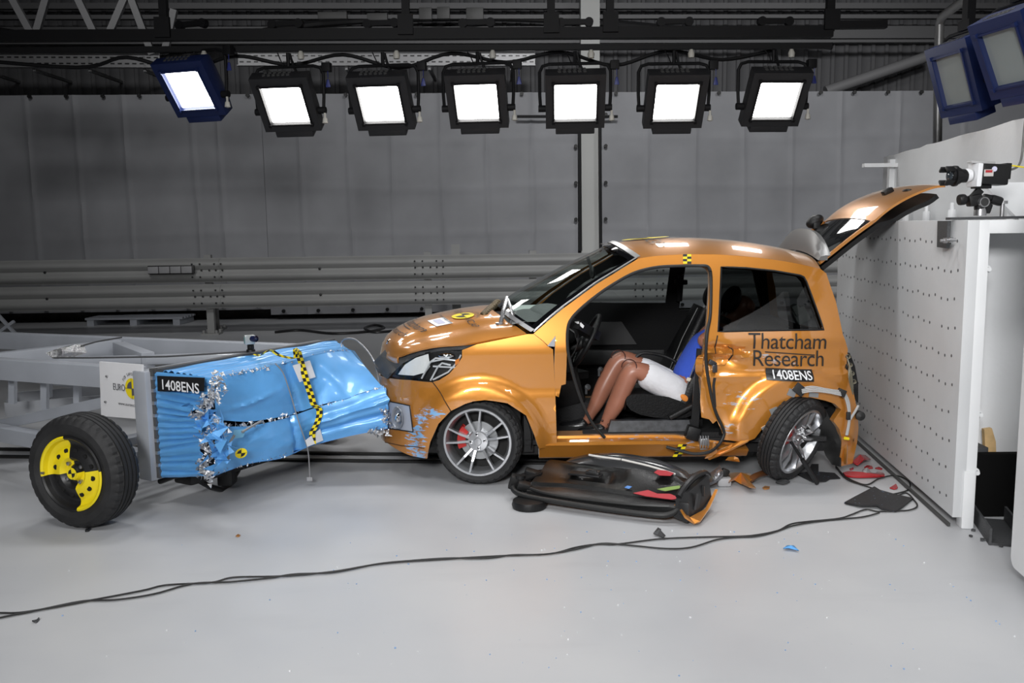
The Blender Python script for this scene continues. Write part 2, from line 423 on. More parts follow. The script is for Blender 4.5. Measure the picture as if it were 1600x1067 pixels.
struct('column', mb, mat('column_grey', (.42, .425, .415), .6))
# ------------------------------------------------------------------ grey curtains
CURT = mat('grey_tarpaulin', (.25, .254, .27), .62, bump=.12, bscale=3, var=.10, vscale=1.2)
def curtain(label, px0, px1, hem_z, top_px, seed, seams, eyel_top, eyel_side=None):
    t0 = wpt(px0, 300); t1 = wpt(px1, 300)
    zt0 = wpt(px0, top_px[0]).z; zt1 = wpt(px1, top_px[1]).z
    root = thing('curtain', label, 'curtain', ((t0.x + t1.x) / 2, (t0.y + t1.y) / 2, hem_z), 0, 'grey tarpaulin curtains on the back wall')
    W = t1.x - t0.x; nx = max(40, int(W / .035)); rows = []
    for j in range(61):
        v = j / 60; R = []
        for i in range(nx + 1):
            u = i / nx; x = t0.x + W * u; zt = zt0 + (zt1 - zt0) * u; z = hem_z + (zt - hem_z) * v
            y = wy(x) + .03 * nz((x * .7 + z * .25, z * .35, seed), 1.0) + .022 * nz((x * 1.6 - z * .9, z * .4, seed + 4), 1.0) * (1 - v * .6)
            for sx in seams:
                d = x - (sx + .05 * (1 - v)); y -= .022 * math.exp(-(d / .035) ** 2)
            for zz in (1.55, 2.35, 3.2): y -= .012 * math.exp(-((z - zz - .04 * math.sin(x)) / .05) ** 2)
            R.append(V((x, y, z)))
        rows.append(R)
    c = MB(); c.grid(rows); obj('cloth', c, CURT, root, solid=.006)
    proto = []
    def eye(x, y, z):
        if not proto:
            E = MB(); E.lathe([(0, -.02), (.033, -.02), (.033, .02), (0, .02)], 10); proto.append(obj('eyelet', E, BLACKP, root, local=True)); o = proto[0]
        else: o = proto[0].copy(); COL.objects.link(o)
        o.location = V((x, y, z)) - root.location
    k = 0; x = t0.x + .25
    while x < t1.x - .1:
        u = (x - t0.x) / W; z = zt0 + (zt1 - zt0) * u
        eye(x, wy(x) - .07, z - .03); eye(x, wy(x) - .09, hem_z + .07)
        x += .62
    if eyel_side is not None:
        for z in (1.1, 1.75, 2.4, 3.05, 3.6):
            eye(eyel_side, wy(eyel_side) - .08, z)
    return root
def sm(px): return [wpt(p, 300).x for p in px]
curtain('dark left grey curtain behind the guard rail, with a shadowy patch low down', -190, 414, .20, (150, 147), 1, sm((-60, 50, 125, 200, 305, 345)), True)
curtain('middle grey curtain behind the rails, ending at the pale column', 414.6, 903, .10, (147, 144), 2, sm((470, 545, 612, 690, 760, 830)), True, wpt(901, 300).x - .02)
curtain('right grey curtain behind the car roof, right of the pale column', 940, 1660, .10, (144, 141), 3, sm((1010, 1085, 1160, 1235, 1310, 1400, 1500)), True, wpt(944, 300).x + .02)
# black tension rods beside the column
def rod(px, y0, y1, label):
    a = wpt(px, y0, 16.3); b = wpt(px + 1.5, y1, 16.3); m = MB(); m.tube([a, b], .03, 8)
    tag(obj('tension_rod', m, BLACK), label, 'rod', 'black rods edging the curtains')
rod(905.5, 200, 392, 'black vertical rod along the left side of the pale column')
rod(937, 150, 392, 'black vertical rod along the right side of the pale column')
m = MB(); m.tube([wpt(808, 182, 16.2), wpt(965, 182, 16.2)], .026, 8); tag(obj('cross_rod', m, BLACK), 'short black horizontal rod across the pale column behind the floodlight', 'rod')
# ------------------------------------------------------------------ guard rails
RAILM = mat('galvanised_rail', (.27, .272, .268), .55, .0, var=.05, vscale=2)
GY = 14.3
def gpt(px, py): return pl(px, py, (0, GY, 0), NW)
def gyx(x, o=0): return GY + YAW * x + o
WB = [(0, -.19), (-.0, -.175), (-.055, -.14), (-.085, -.095), (-.075, -.06), (-.015, -.02), (-.01, 0), (-.015, .02), (-.075, .06), (-.085, .095), (-.055, .14), (0, .175), (0, .19)]
def rail(label, zc):
    root = thing('guard_rail', label, 'guard rail', (-3, gyx(-3), zc - .19), 0, 'corrugated guard rails along the back')
    m = MB(); segs = [-15.5, -8.9, -4.72, -1.29, 2.2, 6.2, 12]
    for i in range(len(segs) - 1):
        rows = []
        for x in (segs[i] - .18, segs[i + 1] + .18): rows.append([V((x, gyx(x, dy - .012 * (i % 2) - .05), zc + dz)) for dy, dz in WB])
        m.grid(rows, flip=True)
    obj('beam', m, RAILM, root, solid=.006, sharp=50)
    L = []
    for xs in (-4.72, -1.29, -8.9, 2.2):
        for dx in (-.22, -.1, .02, .12, .22):
            for dz in (-.1, 0, .1):
                if abs(dx) < .06 and dz != 0: continue
                x = xs + dx; L.append(Matrix.Translation((x, gyx(x, -.085 if dz == 0 else -.15), zc + dz)))
    for xs in (-7.2, -3.0): L.append(Matrix.Translation((xs, gyx(xs, -.075), zc)) @ Matrix.Scale(1.4, 4))
    b = MB(); b.lathe([(0, -.012), (.014, -.008), (.014, .01)], 8); spread('bolt_head', b, BLACK, root, L)
    return root
zc1 = (gpt(420, 403).z + gpt(420, 438).z) / 2; zc2 = (gpt(420, 444).z + gpt(420, 478).z) / 2
rail('upper corrugated grey guard rail in front of the curtains', zc1)
rail('lower corrugated grey guard rail, nearest the floor', zc2)
def rpost(px, o, zt, label, w=.11):
    p = gpt(px, 480); x = p.x; root = thing('rail_post', label, 'post', (x, gyx(x, o), 0), math.atan(YAW), 'posts of the guard rails')
    m = MB(); m.box((x, gyx(x, o), zt / 2), (w, .09, zt), rotm(rz=math.atan(YAW))); obj('shaft', m, RAILM, root)
    m = MB(); m.box((x, gyx(x, o), .012), (.28, .26, .024), rotm(rz=math.atan(YAW)))
    for dx in (-.1, .1):
        for dy in (-.09, .09): m.lathe([(.022, 0), (.022, .05), (0, .055)], 8, Matrix.Translation((x + dx, gyx(x, o) + dy, .02)) @ Matrix.Rotation(0, 4, 'X'), axis='Z')
    obj('foot_plate', m, RAILM, root)
ztop = gpt(420, 397).z
rpost(327, .06, ztop, 'pale guard rail post behind the trolley, with bolted foot plate')
rpost(669, .06, ztop, 'guard rail post just behind the car bonnet')
rpost(833, .06, ztop, 'guard rail post behind the windscreen')
rpost(312, .75, .5, 'low thin post half hidden behind the taller guard rail post', .08)
rpost(709, .75, ztop + .1, 'thin grey post set behind the rails near the bonnet', .14)
# socket strip on the upper rail
a = gpt(240, 421); root = thing('socket_strip', 'strip of four grey power sockets on the upper guard rail', 'socket strip', (a.x, a.y - .15, a.z))
for k in range(4):
    m = MB(); x = a.x + .085 + k * .168; m.box((x, gyx(x, -.225), a.z), (.158, .05, .105), rotm(rz=math.atan(YAW)), .008); obj('socket', m, mat('socket_grey', (.30, .30, .31), .5), root)
m = MB(); m.box((a.x + .335, gyx(a.x + .335, -.175), a.z), (.70, .05, .13), rotm(rz=math.atan(YAW)), .008); obj('back_box', m, BLACK, root)
# clutter in the dark strip under the curtain
p = gr(452, 520); root = thing('pallet', 'low grey pallet on the floor under the curtain hem', 'pallet', (-6.6, 15.9, 0)); 
for k in range(3):
    m = MB(); m.box((-7.35 + k * .75, 15.9, .05), (.12, .7, .1)); obj('block', m, GREYP, root)
m = MB()
for k in range(5): m.box((-6.6, 15.62 + k * .14, .12), (1.7, .1, .035))
obj('deck', m, GREYP, root)
m = MB(); q = [gr(430, 519, .02), gr(470, 516, .02), gr(520, 521, .02), gr(575, 518, .02), gr(600, 512, .02), gr(585, 508, .05), gr(570, 513, .05), gr(590, 519, .02), gr(640, 514, .02)]
m.tube(q, .022, 6, smooth=6); tag(obj('hose', m, BLACK), 'black hose coiled on the dark floor under the curtain', 'hose')
m = MB(); m.tube([gr(-30, 470, .55) * 1.0, gr(-8, 485, .4)], .02); m.bm.free()
root = thing('trestle', 'grey trestle brace at the left edge behind the trolley beams', 'trestle', (-6.3, 10.9, 0))
for (a, b) in (((-5, 490), (46, 545)), ((-20, 532), (22, 502))):
    m = MB(); P, Q = at(*a, 10.9), at(*b, 10.9); m.bar(P, Q, .035, .035); obj('brace', m, GREYP, root)
m = MB(); P = at(47, 547, 10.9); m.bar((P.x, 10.9, 0), P, .035, .035, (0, 1, 0)); obj('foot', m, GREYP, root)
# ------------------------------------------------------------------ overhead steel and services
TRM = mat('truss_grey', (.09, .09, .093), .5, .1)
root = thing('roof_truss', 'grey lattice roof truss with slanted struts at upper left', 'truss', (-6, 12.5, 4.4)); root['kind'] = 'structure'
for (a, b) in (((16, -8), (48, 50)), ((74, -8), (57, 50)), ((119, -8), (147, 50)), ((197, -8), (172, 50)), ((203, -8), (238, 85)), ((272, 15), (258, 80)), ((-35, -8), (-18, 50))):
    m = MB(); m.bar(at(*a, 12.5), at(*b, 12.5), .09, .06, (0, 1, 0)); obj('strut', m, TRM, root)
m = MB(); m.bar(at(-60, 56, 12.5), at(300, 52, 12.5), .12, .10); obj('bottom_chord', m, BLACK, root)
m = MB(); m.bar(at(-60, -14, 12.5), at(300, -16, 12.5), .12, .10); obj('top_chord', m, TRM, root)
TRAY = mat('galvanised_tray', (.22, .22, .225), .45, .5)
def tray(label, px0, px1, y0, y1):
    a = wpt(px0, y0, 16.0); b = wpt(px1, y1, 16.0); root = thing('cable_tray', label, 'cable tray', a, 0, 'perforated cable trays on the wall')
    m = MB(); h = .24; m.bar(a, b, .02, h); m.bar(a + V((0, -.05, -h / 2)), b + V((0, -.05, -h / 2)), .12, .015); m.bar(a + V((0, -.05, h / 2)), b + V((0, -.05, h / 2)), .12, .015); obj('tray', m, TRAY, root)
    for t in (.08, .36, .64, .92):
        q = a.lerp(b, t); k = MB(); k.bar(q + V((0, 0, -.16)), (q.x, wy(q.x, 17.255), q.z - .16), .05, .05); k.bar(q + V((0, 0, -.18)), q + V((0, 0, .1)), .04, .03, (0, 1, 0)); obj('bracket', k, TRAY, root)
    s = MB(); n = int((b - a).length / .12)
    for k in range(n):
        for dz in (-.05, .05): s.box(a.lerp(b, (k + .5) / n) + V((0, -.013, dz)), (.07, .008, .022))
    obj('slots', s, BLACK, root)
tray('perforated grey cable tray behind the blue floodlight at upper left', -60, 250, 94, 95)
tray('perforated grey cable tray behind the middle floodlights', 372, 836, 92, 92)
m = MB(); m.tube([wpt(-60, 40, 16.86), wpt(250, 78, 16.86), wpt(500, 36, 16.86), wpt(860, 30, 16.86), wpt(1300, 72, 16.86)], .07, 8, smooth=8); tag(obj('duct_cable', m, BLACK), 'thick black cable bundle running across the dark upper wall', 'cable')
m = MB(); m.tube([wpt(1290, 143, 16.75), wpt(1462, 84, 16.75)], .10, 12); tag(obj('sloping_pipe', m, mat('pipe_dull', (.16, .16, .165), .6)), 'dull grey sloping pipe against the wall above the right curtain', 'pipe')
PIPEM = mat('galvanised_pipe', (.42, .42, .42), .4, .6)
m = MB(); m.tube([at(1463, 340, 9.6), at(1466, 120, 9.6), at(1468, 38, 9.6), at(1472, 26, 9.5), at(1485, 16, 9.3), at(1520, -10, 9.0)], .045, 12); tag(obj('vertical_pipe', m, PIPEM), 'bright galvanised pipe rising behind the blue floodlights, bent at top', 'pipe')
m = MB(); m.lathe([(.06, -.06), (.06, .06)], 14, Matrix.Translation(at(1468, 36, 9.6)), axis='Z'); m.bm.free()
for (px, py, w, h, lb) in ((520, 25, .5, .12, 'dark junction box on the upper wall above the third floodlight'), (590, 27, .35, .12, 'small dark junction box above the middle floodlights'), (665, 22, .22, .2, 'dark switch box high on the wall, left one of a close pair'), (693, 21, .22, .2, 'dark switch box high on the wall, right one of a close pair'), (742, 22, .3, .2, 'dark ribbed box high on the wall near the centre')):
    m = MB(); m.box(wpt(px, py, 16.2), (w, .12, h), None, .01); tag(obj('junction_box', m, mat('box_dark', (.05, .05, .05), .5)), lb, 'box')
# ------------------------------------------------------------------ light bar
LY = 8.5
za = at(0, 55, LY + .1); zb = at(1300, 50, LY + .1)
root = thing('light_bar', 'long black steel bar carrying the row of floodlights', 'light bar', (0, LY + .1, za.z))
BARM = mat('black_steel', (.007, .007, .008), .6, spec=.2)
m = MB(); m.bar((-5.6, LY + .1, 3.455), (3.0, LY + .1, 3.40), .09, .10); m.bar((-5.6, LY + .1, 3.33), (3.0, LY + .1, 3.275), .05, .05); obj('beam', m, BARM, root)
m = MB(); m.bar((3.0, LY + .1, 3.46), (3.5, LY + .1, 3.46), .07, .07); obj('end_arm', m, BARM, root)
for px in (-40, 256, 634, 861, 953, 1297):
    q = at(px, 20, LY + .1); m = MB(); m.bar((q.x, LY + .1, 3.4), (q.x, LY + .1, 7.2), .07, .07, (0, 1, 0)); m.box((q.x, LY + .04, 3.5), (.14, .04, .18)); obj('hanger', m, BARM, root)
def droop(a, b, s, n=10): 
    a, b = V(a), V(b); return [a.lerp(b, k / n) - V((0, 0, s * 4 * (k / n) * (1 - k / n))) for k in range(n + 1)]
# ------------------------------------------------------------------ floodlights
LENS = mat('lit_lens', (1, .985, .96), .3, emit=14)
LENSB = mat('lit_daylight_lens', (.93, .96, 1), .3, emit=14)
HOUSE = mat('black_lamp_housing', (.016, .016, .018), .5, bump=.1, bscale=60); HOUSEB = mat('blue_lamp_housing', (.010, .02, .085), .4, .1)
UNLIT = mat('unlit_lens_glass', (.26, .29, .29), .08, 0, 1)
def floodlight(label, pos, yaw, tilt, hm, lm, lit=True, hang=None, group=None, S=1.0, Sz=1.0, D=.27):
    pos = V(pos); root = thing('floodlight', label, 'floodlight', pos, yaw, group)
    R = Matrix.Rotation(tilt, 4, 'X')      # front looks along -Y; tilts down
    T = lambda p: (R @ V(p))
    def put(nm, mbx, mt, par=root):
        mbx.bm.transform(Matrix.Diagonal((S, S, S * Sz, 1))); return obj(nm, mbx, mt, par, local=True)
    h = MB(); d = D
    fr = [T((x, 0, z)) for x, z in ((-.30, -.30), (.30, -.30), (.30, .30), (-.30, .30))]
    md = [T((x, D * .48, z)) for x, z in ((-.30, -.30), (.30, -.30), (.30, .30), (-.30, .30))]
    bk = [T((x, d, z)) for x, z in ((-.22, -.2), (.22, -.2), (.22, .22), (-.22, .22))]
    op = [T((x, 0, z)) for x, z in ((-.215, -.215), (.215, -.215), (.215, .205), (-.215, .205))]
    inn = [T((x, .03, z)) for x, z in ((-.205, -.205), (.205, -.205), (.205, .195), (-.205, .195))]
    V5 = fr + md + bk + op + inn; F = []
    for k in range(4):
        j = (k + 1) % 4
        F += [(k, 4 + k, 4 + j, j)[::-1], (4 + k, 8 + k, 8 + j, 4 + j)[::-1], (k, j, 12 + j, 12 + k), (12 + k, 12 + j, 16 + j, 16 + k)]
    F += [(11, 10, 9, 8)]
    h._add(V5, F)
    h.box(T((0, .1, -.335)), (.40, .2, .07), R, .01)
    put('housing', h, hm)
    L = MB(); L._add(inn, [(0, 1, 2, 3)]); put('lens', L, lm)
    fr2 = MB()
    for (a, b) in (((-.215, .21), (.215, .21)), ((-.215, -.22), (.215, -.22)), ((-.22, -.215), (-.22, .205)), ((.22, -.215), (.22, .205))): fr2.bar(T((a[0], -.008, a[1])), T((b[0], -.008, b[1])), .016, .012, T((0, 1, 0)))
    for x in (-.222, .222):
        for z in (-.222, .215): fr2.box(T((x, -.012, z)), (.03, .03, .03), R)
    put('lens_frame', fr2, BARM if hm is HOUSE else HOUSEB)
    v = MB()
    for i in range(6):
        for k in range(2): v.box(T((-.16 + i * .05, .07 + k * .05, .302)), (.03, .035, .006), R @ Matrix.Rotation(.3, 4, 'Z'))
    put('vent_slots', v, mat('vent_grey', (.12, .12, .12), .4, .5))
    y = MB(); yz = .40
    y.tube([(-.35, .13, -.06), (-.36, .13, .1), (-.36, .13, yz - .08), (-.33, .13, yz - .02), (-.26, .13, yz), (.26, .13, yz), (.33, .13, yz - .02), (.36, .13, yz - .08), (.36, .13, .1), (.35, .13, -.06)], .017, 8)
    put('yoke', y, BARM)
    for x in (-.335, .335): k = MB(); k.lathe([(0, -.04), (.035, -.04), (.035, .04), (0, .04)], 12, Matrix.Translation((x, .13, -.04)) @ Matrix.Rotation(PI / 2, 4, 'Z')); put('pivot_knob', k, BARM)
    k = MB(); k.box((.40, .13, yz - .02), (.09, .08, .09), None, .01)
    put('yoke_clamp', k, BARM)
    if not lit:
        hz = (7.2 - pos.z) / (S * Sz); g = MB(); g.bar((0, .13, yz), (0, .13, hz), .08, .08, (0, 1, 0)); g.box((0, .13, yz + .04), (.16, .1, .08)); put('hanger', g, BARM)
    if lit:
        w = MB(); w.lathe([(.0, .0), (.022, 0), (.03, -.05), (.0, -.06)], 10, Matrix.Translation((.37, .11, -.12)), axis='Z'); w.lathe([(.012, .05), (.012, 0)], 8, Matrix.Translation((.37, .11, -.12)), axis='Z'); put('tilt_knob', w, mat('knob_ivory', (.45, .44, .40), .5))
        t = MB(); t.tube([(.42, .1, yz - .06), (.42, .1, yz - .13)], .004, 5); t.box((.42, .1, yz - .18), (.055, .02, .08), None, .01, taper=.35); put('pull_tag', t, mat('tag_blue', (.02, .03, .16), .5))
        s = MB(); bz = 3.455 - .00640 * (pos.x + 5.6); zb_ = (bz - .16 - pos.z) / S + .1; zt_ = (bz + .052 - pos.z) / S
        s.tube([(0, .12, yz), (0, .12, zb_ - .1)], .02, 8); s.tube([(-.1, .10, zb_ - .1), (-.06, .08, yz + .05), (-.04, .09, yz)], .006, 5)
        put('spigot', s, BARM)
        c = MB(); c.bar((-.16, .1, zt_ + .05), (.16, .1, zt_ + .05), .05, .05)
        for x in (-.14, .14): c.lathe([(0, -.03), (.045, -.03), (.045, .03), (0, .03)], 14, Matrix.Translation((x, .1, zt_ + .046)))
        put('roller_carriage', c, BARM)
        b = MB(); b.lathe([(0, .03), (.018, .03), (.035, -.01), (.03, -.05), (0, -.05)], 10, Matrix.Translation((.16, .06, zb_ - .13)), axis='Z'); put('white_plug', b, mat('knob_ivory'))
        e = MB(); e.tube(droop((.02, .12, zb_ - .11), (.1, .16, .33), .05) , .014, 6); put('supply_cable', e, BARM)
    return root
G = 'row of lit floodlights under the bar'
lamps = [((295, 141), -19, HOUSEB, LENSB, 'lit floodlight in a dark blue housing, at the left end of the row'),
         ((446, 165), -8.5, HOUSE, LENS, 'second lit floodlight from the left, black, right beside the blue one'),
         ((595, 163), -8, HOUSE, LENS, 'third of the seven lit floodlights from the left, above the car nose'),
         ((745, 160), -5.5, HOUSE, LENS, 'fourth of the seven lit floodlights, at the middle of the row'),
         ((899, 160), -3, HOUSE, LENS, 'lit floodlight hanging in front of the pale column'),
         ((1056, 160), 0, HOUSE, LENS, 'lit floodlight above the car door opening, squarely facing the front'),
         ((1214, 157), 4.5, HOUSE, LENS, 'last lit floodlight of the row, at the right end of the bar')]
for q, yw, hm, lm, lb in lamps:
    fl_ = floodlight(lb, at(*q, LY), math.radians(yw), math.radians(38), hm, lm, True, group=G, S=.92)
m = MB(); P = [(-5.4, LY + .2, 3.30)] + [p for k in range(7) for p in ((-4.1 + k * 1.02, LY + .26, 3.19 - .04 * (k % 2)), (-3.6 + k * 1.02, LY + .22, 3.27))]
m.tube([V(p) for p in P], .018, 6, smooth=6); tag(obj('power_cable', m, BARM), 'black power cable looping along under the light bar', 'cable')
def big_lamp(label, px, Y, yaw, tilt, s):
    return floodlight(label, at(*px, Y), math.radians(yaw), math.radians(tilt), HOUSEB, UNLIT, False, group='unlit blue floodlights at upper right', S=s, Sz=1.1, D=.46)
big_lamp('unlit blue floodlight above the block camera, the left one of the pair', (1488, 125), 6.4, -82, 20, .76)
big_lamp('unlit blue floodlight cut by the right frame edge', (1570, 90), 5.5, -80, 26, .74)
# ------------------------------------------------------------------ crash block at right
BD = V((.1151, .9934, 0)); BN = V((-.9934, .1151, 0)); B0 = V((2.376, 4.692, 0)); BT = 1.657
def bp(u, n, z): return B0 + BD * u + BN * n + V((0, 0, z))       # u along the face away from camera, n out of the face
def bface(px, py, n=0.0): return pl(px, py, B0 + BN * n, BN)
BRZ = math.atan2(BD.y, BD.x)
RB = Matrix.Rotation(BRZ, 4, 'Z')
root = thing('crash_block', 'massive grey white steel block with a perforated face behind the car', 'block', B0)
L = 2.72
m = MB(); m.box(bp(L / 2, -.03, BT / 2 + .03), (L, .06, BT - .06), RB, .004); obj('face_plate', m, BLOCKP, root)
m = MB()
def hole(u, z, n=0): m.lathe([(0, -.001), (.0085, -.001), (.0085, .004), (0, .004)], 8, Matrix.Translation(bp(u, .001 + n, z)) @ Matrix.Rotation(BRZ - PI / 2 - PI / 2, 4, 'Z') @ Matrix.Identity(4))
for r in range(10):
    for c in range(26):
        u = .10 + c * .098; z = .14 + r * .155 + (.012 if c % 3 == 0 else 0)
        if z > BT - .05 or u > L - .05 or (r in (3, 6) and c % 7 == 3): continue
        hole(u + (.03 if r % 2 else 0), z)
obj('bolt_holes', m, mat('hole_dark', (.10, .10, .105), .6), root)
m = MB(); m.box(bp(L / 2 + .02, .008, .012), (L, .014, .018), RB); obj('base_angle', m, mat('dark_angle_iron', (.07, .07, .068), .5, .3), root)
m = MB(); m.box(bp(L / 2, -.33, BT - .035), (L, .54, .07), RB, .006); obj('top_plate', m, WHITEP, root)
m = MB(); m.box(bp(.02, -.085, BT / 2), (.04, .055, BT), RB, .006); m.box(bp(.03, -.075, .16), (.08, .06, .32), RB, .008); obj('edge_flange', m, WHITEP, root)
m = MB(); m.box(bp(.47, -.335, BT / 2 - .03), (.04, .53, BT - .06), RB); obj('back_panel', m, WHITEP, root)
m = MB(); m.box(bp(.9, -.33, BT / 2 - .03), (.04, .52, BT - .06), RB); obj('rib', m, WHITEP, root)
m = MB()
for z in (1.40, .62, .30): m.lathe([(0, -.03), (.022, -.03), (.022, .04), (.012, .04), (.012, .07), (0, .07)], 10, Matrix.Translation(bp(.1, -.13, z)) @ Matrix.Rotation(BRZ + PI / 2, 4, 'Z'))
obj('bolts', m, WHITEP, root)
# near white buttress plate cut by the right frame edge
p0 = gr(1577, 905); 
root = thing('white_buttress', 'white steel buttress plate with rounded lower corner at the right frame edge', 'buttress', p0)
def wpl(u, n, z): return p0 + BD * u + BN * n + V((0, 0, z))
m = MB(); poly = []
for k in range(7): a = PI / 2 * k / 6; poly.append(wpl(-.05 + .05 * math.cos(-a), 0, .07 + .05 - .05 * math.sin(a)))
poly = [wpl(0, 0, 2.1)] + poly + [wpl(-1.6, 0, .07), wpl(-1.6, 0, 2.1)]
m.prism(poly, BN * -.08); obj('plate', m, WHITEP, root)
m = MB(); m.box(wpl(-.9, -.06, .035), (1.5, .08, .07), RB); obj('foot', m, BLACK, root)
m = MB(); m.lathe([(0, -.02), (.028, -.02), (.028, .03), (0, .03)], 10, Matrix.Translation(bface(1598, 637)) ); m.bm.free()
# higher white slab behind the block
sa = gr(1381, 246, 2.27); sb = gr(1600, 184, 2.27); sd = (sb - sa).normalized(); sn = V((sd.y, -sd.x, 0))
if sn.x > 0: sn = -sn
root = thing('white_slab', 'high white concrete slab standing behind the perforated block', 'slab', (sa.x, sa.y, 0))
m = MB(); e = sb + sd * 2.2; o_ = -sn * .35; rows_top = []
n = 28; A = []; 
for k in range(n + 1):
    p = sa.lerp(e, k / n); z = 2.27 + .018 * nz((k * .8, 0, 3)) ; A.append((p, z))
m.grid([[V((p.x, p.y, 0)) for p, z in A], [V((p.x, p.y, z)) for p, z in A], [V((p.x + o_.x, p.y + o_.y, z)) for p, z in A], [V((p.x + o_.x, p.y + o_.y, 0)) for p, z in A]])
m.grid([[V((sa.x, sa.y, 0)), V((sa.x + o_.x, sa.y + o_.y, 0))], [V((sa.x, sa.y, 2.27)), V((sa.x + o_.x, sa.y + o_.y, 2.27))]])
obj('slab', m, WHITEP, root, sharp=30)
m = MB(); q = pl(1393, 258, sa + sn * .05, sn); m.box(q + V((-.08, 0, 0)), (.36, .06, .035)); m.box(pl(1391, 300, sa + sn * .03, sn) , (.05, .05, .60)); obj('side_bracket', m, WHITEP, root)
m = MB()
for (px, py) in ((1415, 341), (1447, 340), (1487, 338), (1581, 336)): 
    q = pl(px, py, sa + sn * .05, sn); m.lathe([(.03, -.06), (.03, .05), (.015, .05), (.015, .1), (0, .1)], 10, Matrix.Translation(q), axis='Z')
obj('fixing_bolts', m, WHITEP, root)
m = MB()
a_ = pl(1600, 285, sa + sn * .02, sn); m.prism([a_, a_ + V((0, 0, -.25)), a_ + sn * .25 + V((0, 0, 0))], sd * .04); obj('gusset', m, WHITEP, root)
# high speed camera on its geared head
def blk(px, py): return at(px, py, 4.92)
root = thing('camera_mount', 'flat black bar clamped on top of the block, carrying the camera', 'mount', bp(.25, -.3, BT))
m = MB(); q0 = bp(.20, .030, BT + .009); q1 = bp(.20, -.82, BT + .03)
m.bar(q0, V((2.86, q0.y + .02, BT + .013)), .05, .014); obj('bar', m, DGREY, root)
m = MB(); a = bface(1470, 345, .012); b = bface(1486, 345, .012); c = bface(1484, 388, .012); d = bface(1469, 386, .012); m.prism([d, c, b, a], BN * .018); obj('hook_plate', m, DGREY, root)
m = MB()
for px, py in ((1469, 376), (1478, 375)):
    q = bface(px, py, .082); m.lathe([(0, -.05), (.009, -.05), (.009, -.036), (.014, -.036), (.014, -.016), (.008, -.016), (.008, 0), (0, .0)], 8, Matrix.Translation(q + BN * 0) @ Matrix.Rotation(BRZ - PI / 2 - PI / 2 + PI, 4, 'Z'))
obj('clamp_bolts', m, STEEL, root)
m = MB(); q = blk(1565, 341); m.lathe([(.012, -.02), (.012, .05), (.026, .05), (.026, .066), (0, .066)], 10, Matrix.Translation((q.x, q.y, BT + .036)), axis='Z'); obj('thumb_screw', m, STEEL, root)
CY = 4.92
root = thing('tripod_head', 'black geared tripod head with a silver foot under the high speed camera', 'tripod head', blk(1531, 340))
m = MB(); q = blk(1531, 338); m.lathe([(.032, -.012), (.032, .012), (.027, .035), (0, .035)], 20, Matrix.Translation((q.x, CY, BT + .036)), axis='Z'); obj('foot', m, STEEL, root)
m = MB(); q = blk(1531, 324)
m.lathe([(.026, -.03), (.03, 0), (.026, .03), (0, .03)], 14, Matrix.Translation(q), axis='Z')
m.box(blk(1540, 325), (.05, .05, .055), rotm(ry=.3), .012); m.box(blk(1522, 313), (.075, .06, .06), rotm(ry=-.2), .015); obj('head_body', m, BLACKP, root)
m = MB(); m.bar(blk(1517, 312), blk(1532, 296), .04, .03, (0, 1, 0), .006); m.box(blk(1533, 292), (.09, .05, .02), None, .004); obj('quick_plate', m, BLACKP, root)
def knob(px, py, dx, dz, r, ln):
    m = MB(); q = blk(px, py); d = V((dx, 0, dz)).normalized(); Rk = V((0, 1, 0)).rotation_difference(d).to_matrix().to_4x4()
    m.lathe([(0, -ln / 2), (r * .9, -ln / 2), (r, -ln * .3), (r, ln * .3), (r * .9, ln / 2), (0, ln / 2)], 14, Matrix.Translation(q) @ Rk); obj('knob', m, BLACKP, root)
knob(1503, 312, 1, .1, .030, .035); knob(1556, 313, 1, -.3, .026, .06); knob(1545, 309, 1, -.2, .018, .06)
m = MB(); q = blk(1531, 316); m.lathe([(0, -.05), (.022, -.05), (.022, -.03), (.0, -.03)], 18, Matrix.Translation(q)); obj('dial', m, mat('dial_dark', (.03, .03, .03), .3), root)
m = MB(); m.lathe([(.022, -.052), (.027, -.052), (.027, -.03), (.022, -.03), (.022, -.052)], 18, Matrix.Translation(q)); obj('dial_ring', m, STEEL, root)
root = thing('high_speed_camera', 'black and white high speed camera with wide lens atop the block', 'camera', blk(1531, 290))
tl = blk(1528, 257); br = blk(1568, 289); c0 = (tl + br) / 2; px1 = 1 / 285
tilt = rotm(ry=math.radians(3))
m = MB(); m.box(c0, (br.x - tl.x, .11, tl.z - br.z), tilt, .012); m.box(blk(1569, 268), (.03, .09, .085), tilt, .004); obj('body', m, BLACKP, root)
m = MB(); m.box(blk(1523, 274), (.028, .115, .125), tilt, .008); m.lathe([(.03, -.02), (.037, 0), (.03, .03)], 20, Matrix.Translation(blk(1511, 274)) @ Matrix.Rotation(PI / 2, 4, 'Z')); obj('front_plate', m, WHITE, root)
m = MB(); Lm = Matrix.Translation(blk(1496, 275)) @ Matrix.Rotation(PI / 2, 4, 'Z')
m.lathe([(.036, -.045), (.038, -.01), (.044, -.01), (.044, .006), (.056, .008), (.056, .022), (.042, .024), (.042, .040), (.034, .040)], 24, Lm)
for k in range(4):
    a = PI / 4 + k * PI / 2; m.box(blk(1480, 275) + V((-.002, .050 * math.cos(a), .050 * math.sin(a))), (.045, .034, .014), rotm(rx=a - PI / 2), .004)
obj('lens_barrel', m, BLACKP, root)
m = MB(); m.sphere(blk(1484, 275), (.014, .034, .034)); obj('front_lens', m, mat('lens_glass_dark', (.05, .06, .07), .03, .2, 1), root)
m = MB(); m.box(blk(1536, 271) + V((0, -.058, .0)), (.05, .003, .036)); obj('label_plate', m, mat('label_grey', (.55, .52, .50), .5), root)
m = MB(); m.box(blk(1536, 269.5) + V((0, -.0605, .003)), (.036, .002, .013)); obj('red_mark', m, RED, root)
